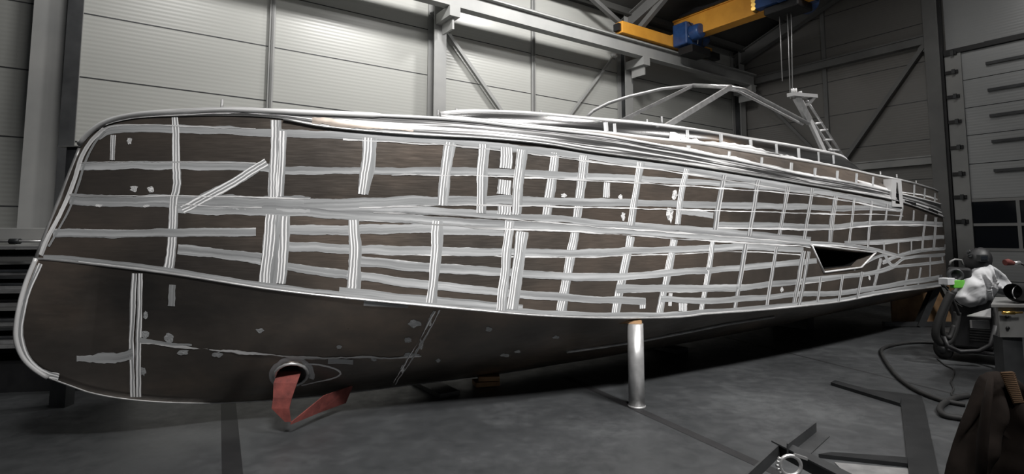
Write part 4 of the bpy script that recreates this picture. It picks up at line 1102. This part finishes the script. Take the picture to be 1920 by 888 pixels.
b = MB(); b.bar(a + Vector((.05,0,-.03)), Vector((a.x + .05, a.y, 0)), .04, .04, M['steel_dark']); b.build('leg', t); b = MB(); b.bar(Vector((c.x, c.y, c.z)), Vector((c.x, c.y, 0)), .04, .04, M['steel_dark']); b.build('leg', t)
# chrome clamp ring on it
cc = at(1482, 872, ch); b = MB()
ringp = [cc + Vector((math.cos(2*math.pi*k/20) * .05, 0, math.sin(2*math.pi*k/20) * .045)) for k in range(21)]
b.tube(ringp, .009, M['alu'], 8, caps=False)
for k in range(8, 13): b.tube([ringp[k], ringp[k] * 1 + (ringp[k] - cc) * .35], .007, M['alu'], 6)
b.bar(cc + Vector((.02, 0, .05)), cc + Vector((.08, 0, .03)), .015, .012, M['alu'])
b.bar(cc - Vector((0, 0, .045)), Vector((cc.x, cc.y, .0)), .02, .02, M['black'])
tag(b.build('clamp_ring'), 'small shiny toothed clamp ring inside the steel channel', 'clamp')
# ------------------------------------------------------------------ cables on the floor
def smooth(raw, k_=8):
    sm = []
    for i in range(len(raw) - 1):
        p0, p1, p2, p3 = raw[max(i-1,0)], raw[i], raw[i+1], raw[min(i+2,len(raw)-1)]
        for k in range(k_):
            s = k / k_; sm.append(.5 * ((2*p1) + (p2-p0)*s + (2*p0-5*p1+4*p2-p3)*s*s + (3*p1-p0-3*p2+p3)*s**3))
    return sm + [raw[-1]]
def cable(pts, r, label, m=M['rubber']):
    b = MB(); b.tube(smooth([fl(x, y, r) for x, y in pts]), r, m, 10); tag(b.build('floor_cable'), label, 'cable')
cable([(1765,643),(1720,641),(1682,645),(1657,652),(1653,662),(1668,688),(1690,712),(1722,733),(1760,748),(1785,754),(1810,758)], .024, 'thick black hose curving across the floor from the welding machine')
cable([(1815,741),(1790,746),(1768,757),(1762,768),(1772,778),(1800,783),(1825,786)], .028, 'loop of black hose beside the brown jacket')
cable([(1757,672),(1772,684),(1788,693),(1787,706),(1783,716),(1788,728),(1784,738),(1791,744)], .009, 'thin black wire wiggling over the floor')
# ------------------------------------------------------------------ left side: rack of metal stock behind the bow
t = thing('metal_rack', Vector((-5.8, 6.3, 0)), 'metal storage rack loaded with sheet stock behind the bow at the left', 'rack')
def lf(x, y, d): return at(x, y, d)
rd = 6.0
zs = [at(20, y, rd).z for y in (462, 492, 520, 548, 582, 620, 655)]
for i, z in enumerate(zs):
    b = MB(); b.box(Vector((-6.9, rd, z - .03)), (2.35, .35, 0), (-.1, .7, 0), (0, 0, .03), [M['alu_d'], M['steel_mid'], M['steel_dark']][i % 3]); b.build('shelf', t)
b = MB(); b.box(Vector((-6.95, rd + .66, 0)), (2.3, .345, 0), (0, .02, 0), (0, 0, zs[0] - .05), M['steel_black'] if 'steel_black' in M else M['black']); b.build('added_dark_backing', t)  # dark panel added to cover the bright wall seen behind the rack
b = MB(); b.box(Vector((-6.9, rd + .02, 0)), (2.35, .35, 0), (-.1, .6, 0), (0, 0, .30), M['black']); b.build('added_dark_base', t)  # dark box added to fill the bright gap under the rack
for x_ in (-6.8, -4.75):
    b = MB(); b.box(Vector((x_, rd - .01 + (x_ + 6.9) * .15, 0)), (.07, 0, 0), (0, .07, 0), (0, 0, zs[0]), M['steel_dark']); b.build('upright', t)
random.seed(3)
for i, z in enumerate(zs[1:]):
    for k in range(4):
        x0 = -6.75 + random.random() * .3; y_ = rd + .11 + k * .11; hh = .02 + random.random() * .05; mm = random.choice([M['alu'], M['alu_d'], M['steel_mid'], M['steel_dark'], M['alu']])
        o = Vector((x0, y_ + .05, z + .002)); L_ = 1.6 + random.random() * .35
        b = MB(); b.box(o, (L_, L_ * .149, 0), (-.01, .08, 0), (0, 0, hh), mm)
        tag(b.build('metal_bar'), 'flat metal bar lying on the %s shelf of the rack behind the bow' % ('second', 'third', 'fourth', 'fifth', 'sixth', 'lowest')[i], 'metal bar', 'metal bars on the rack')
# pale beam and rod in front of the wall
b = MB(); z = at(40, 440, 6.6).z; b.box(Vector((-8.0, 6.2, z - .06)), (3.0, .55, 0), (0, .08, 0), (0, 0, .14), M['steel_light'])
tag(b.build('pale_beam', bevel=.006), 'pale grey horizontal beam behind the bow', 'beam')
b = MB(); a = at(-30, 452, 5.9); c = at(84, 452, 5.9); b.tube([a, c], .012, M['alu'], 8); e_ = at(30, 452, 5.9); b.tube([e_ - X * .06, e_ + X * .04], .03, M['steel_dark'], 10)
b.bar(c, Vector((c.x, c.y, zs[0])), .02, .02, M['steel_dark']); b.bar(a, Vector((a.x, a.y, zs[0])), .02, .02, M['steel_dark'])
tag(b.build('metal_rod'), 'thin shiny rod with a dark sleeve at the left edge', 'rod')
# dark post with plate behind the stem
pp_ = at(136, 276, 5.7); b = MB(); b.box(Vector((pp_.x - .06, 5.7, 0)), (.16, 0, 0), (0, .12, 0), (0, 0, pp_.z), M['steel_dark']); b.box(Vector((pp_.x - .12, 5.66, pp_.z)), (.22, 0, 0), (0, .2, 0), (0, 0, .012), M['steel_mid'])
tag(b.build('steel_post'), 'dark steel post with a flat cap behind the stem of the hull', 'post')
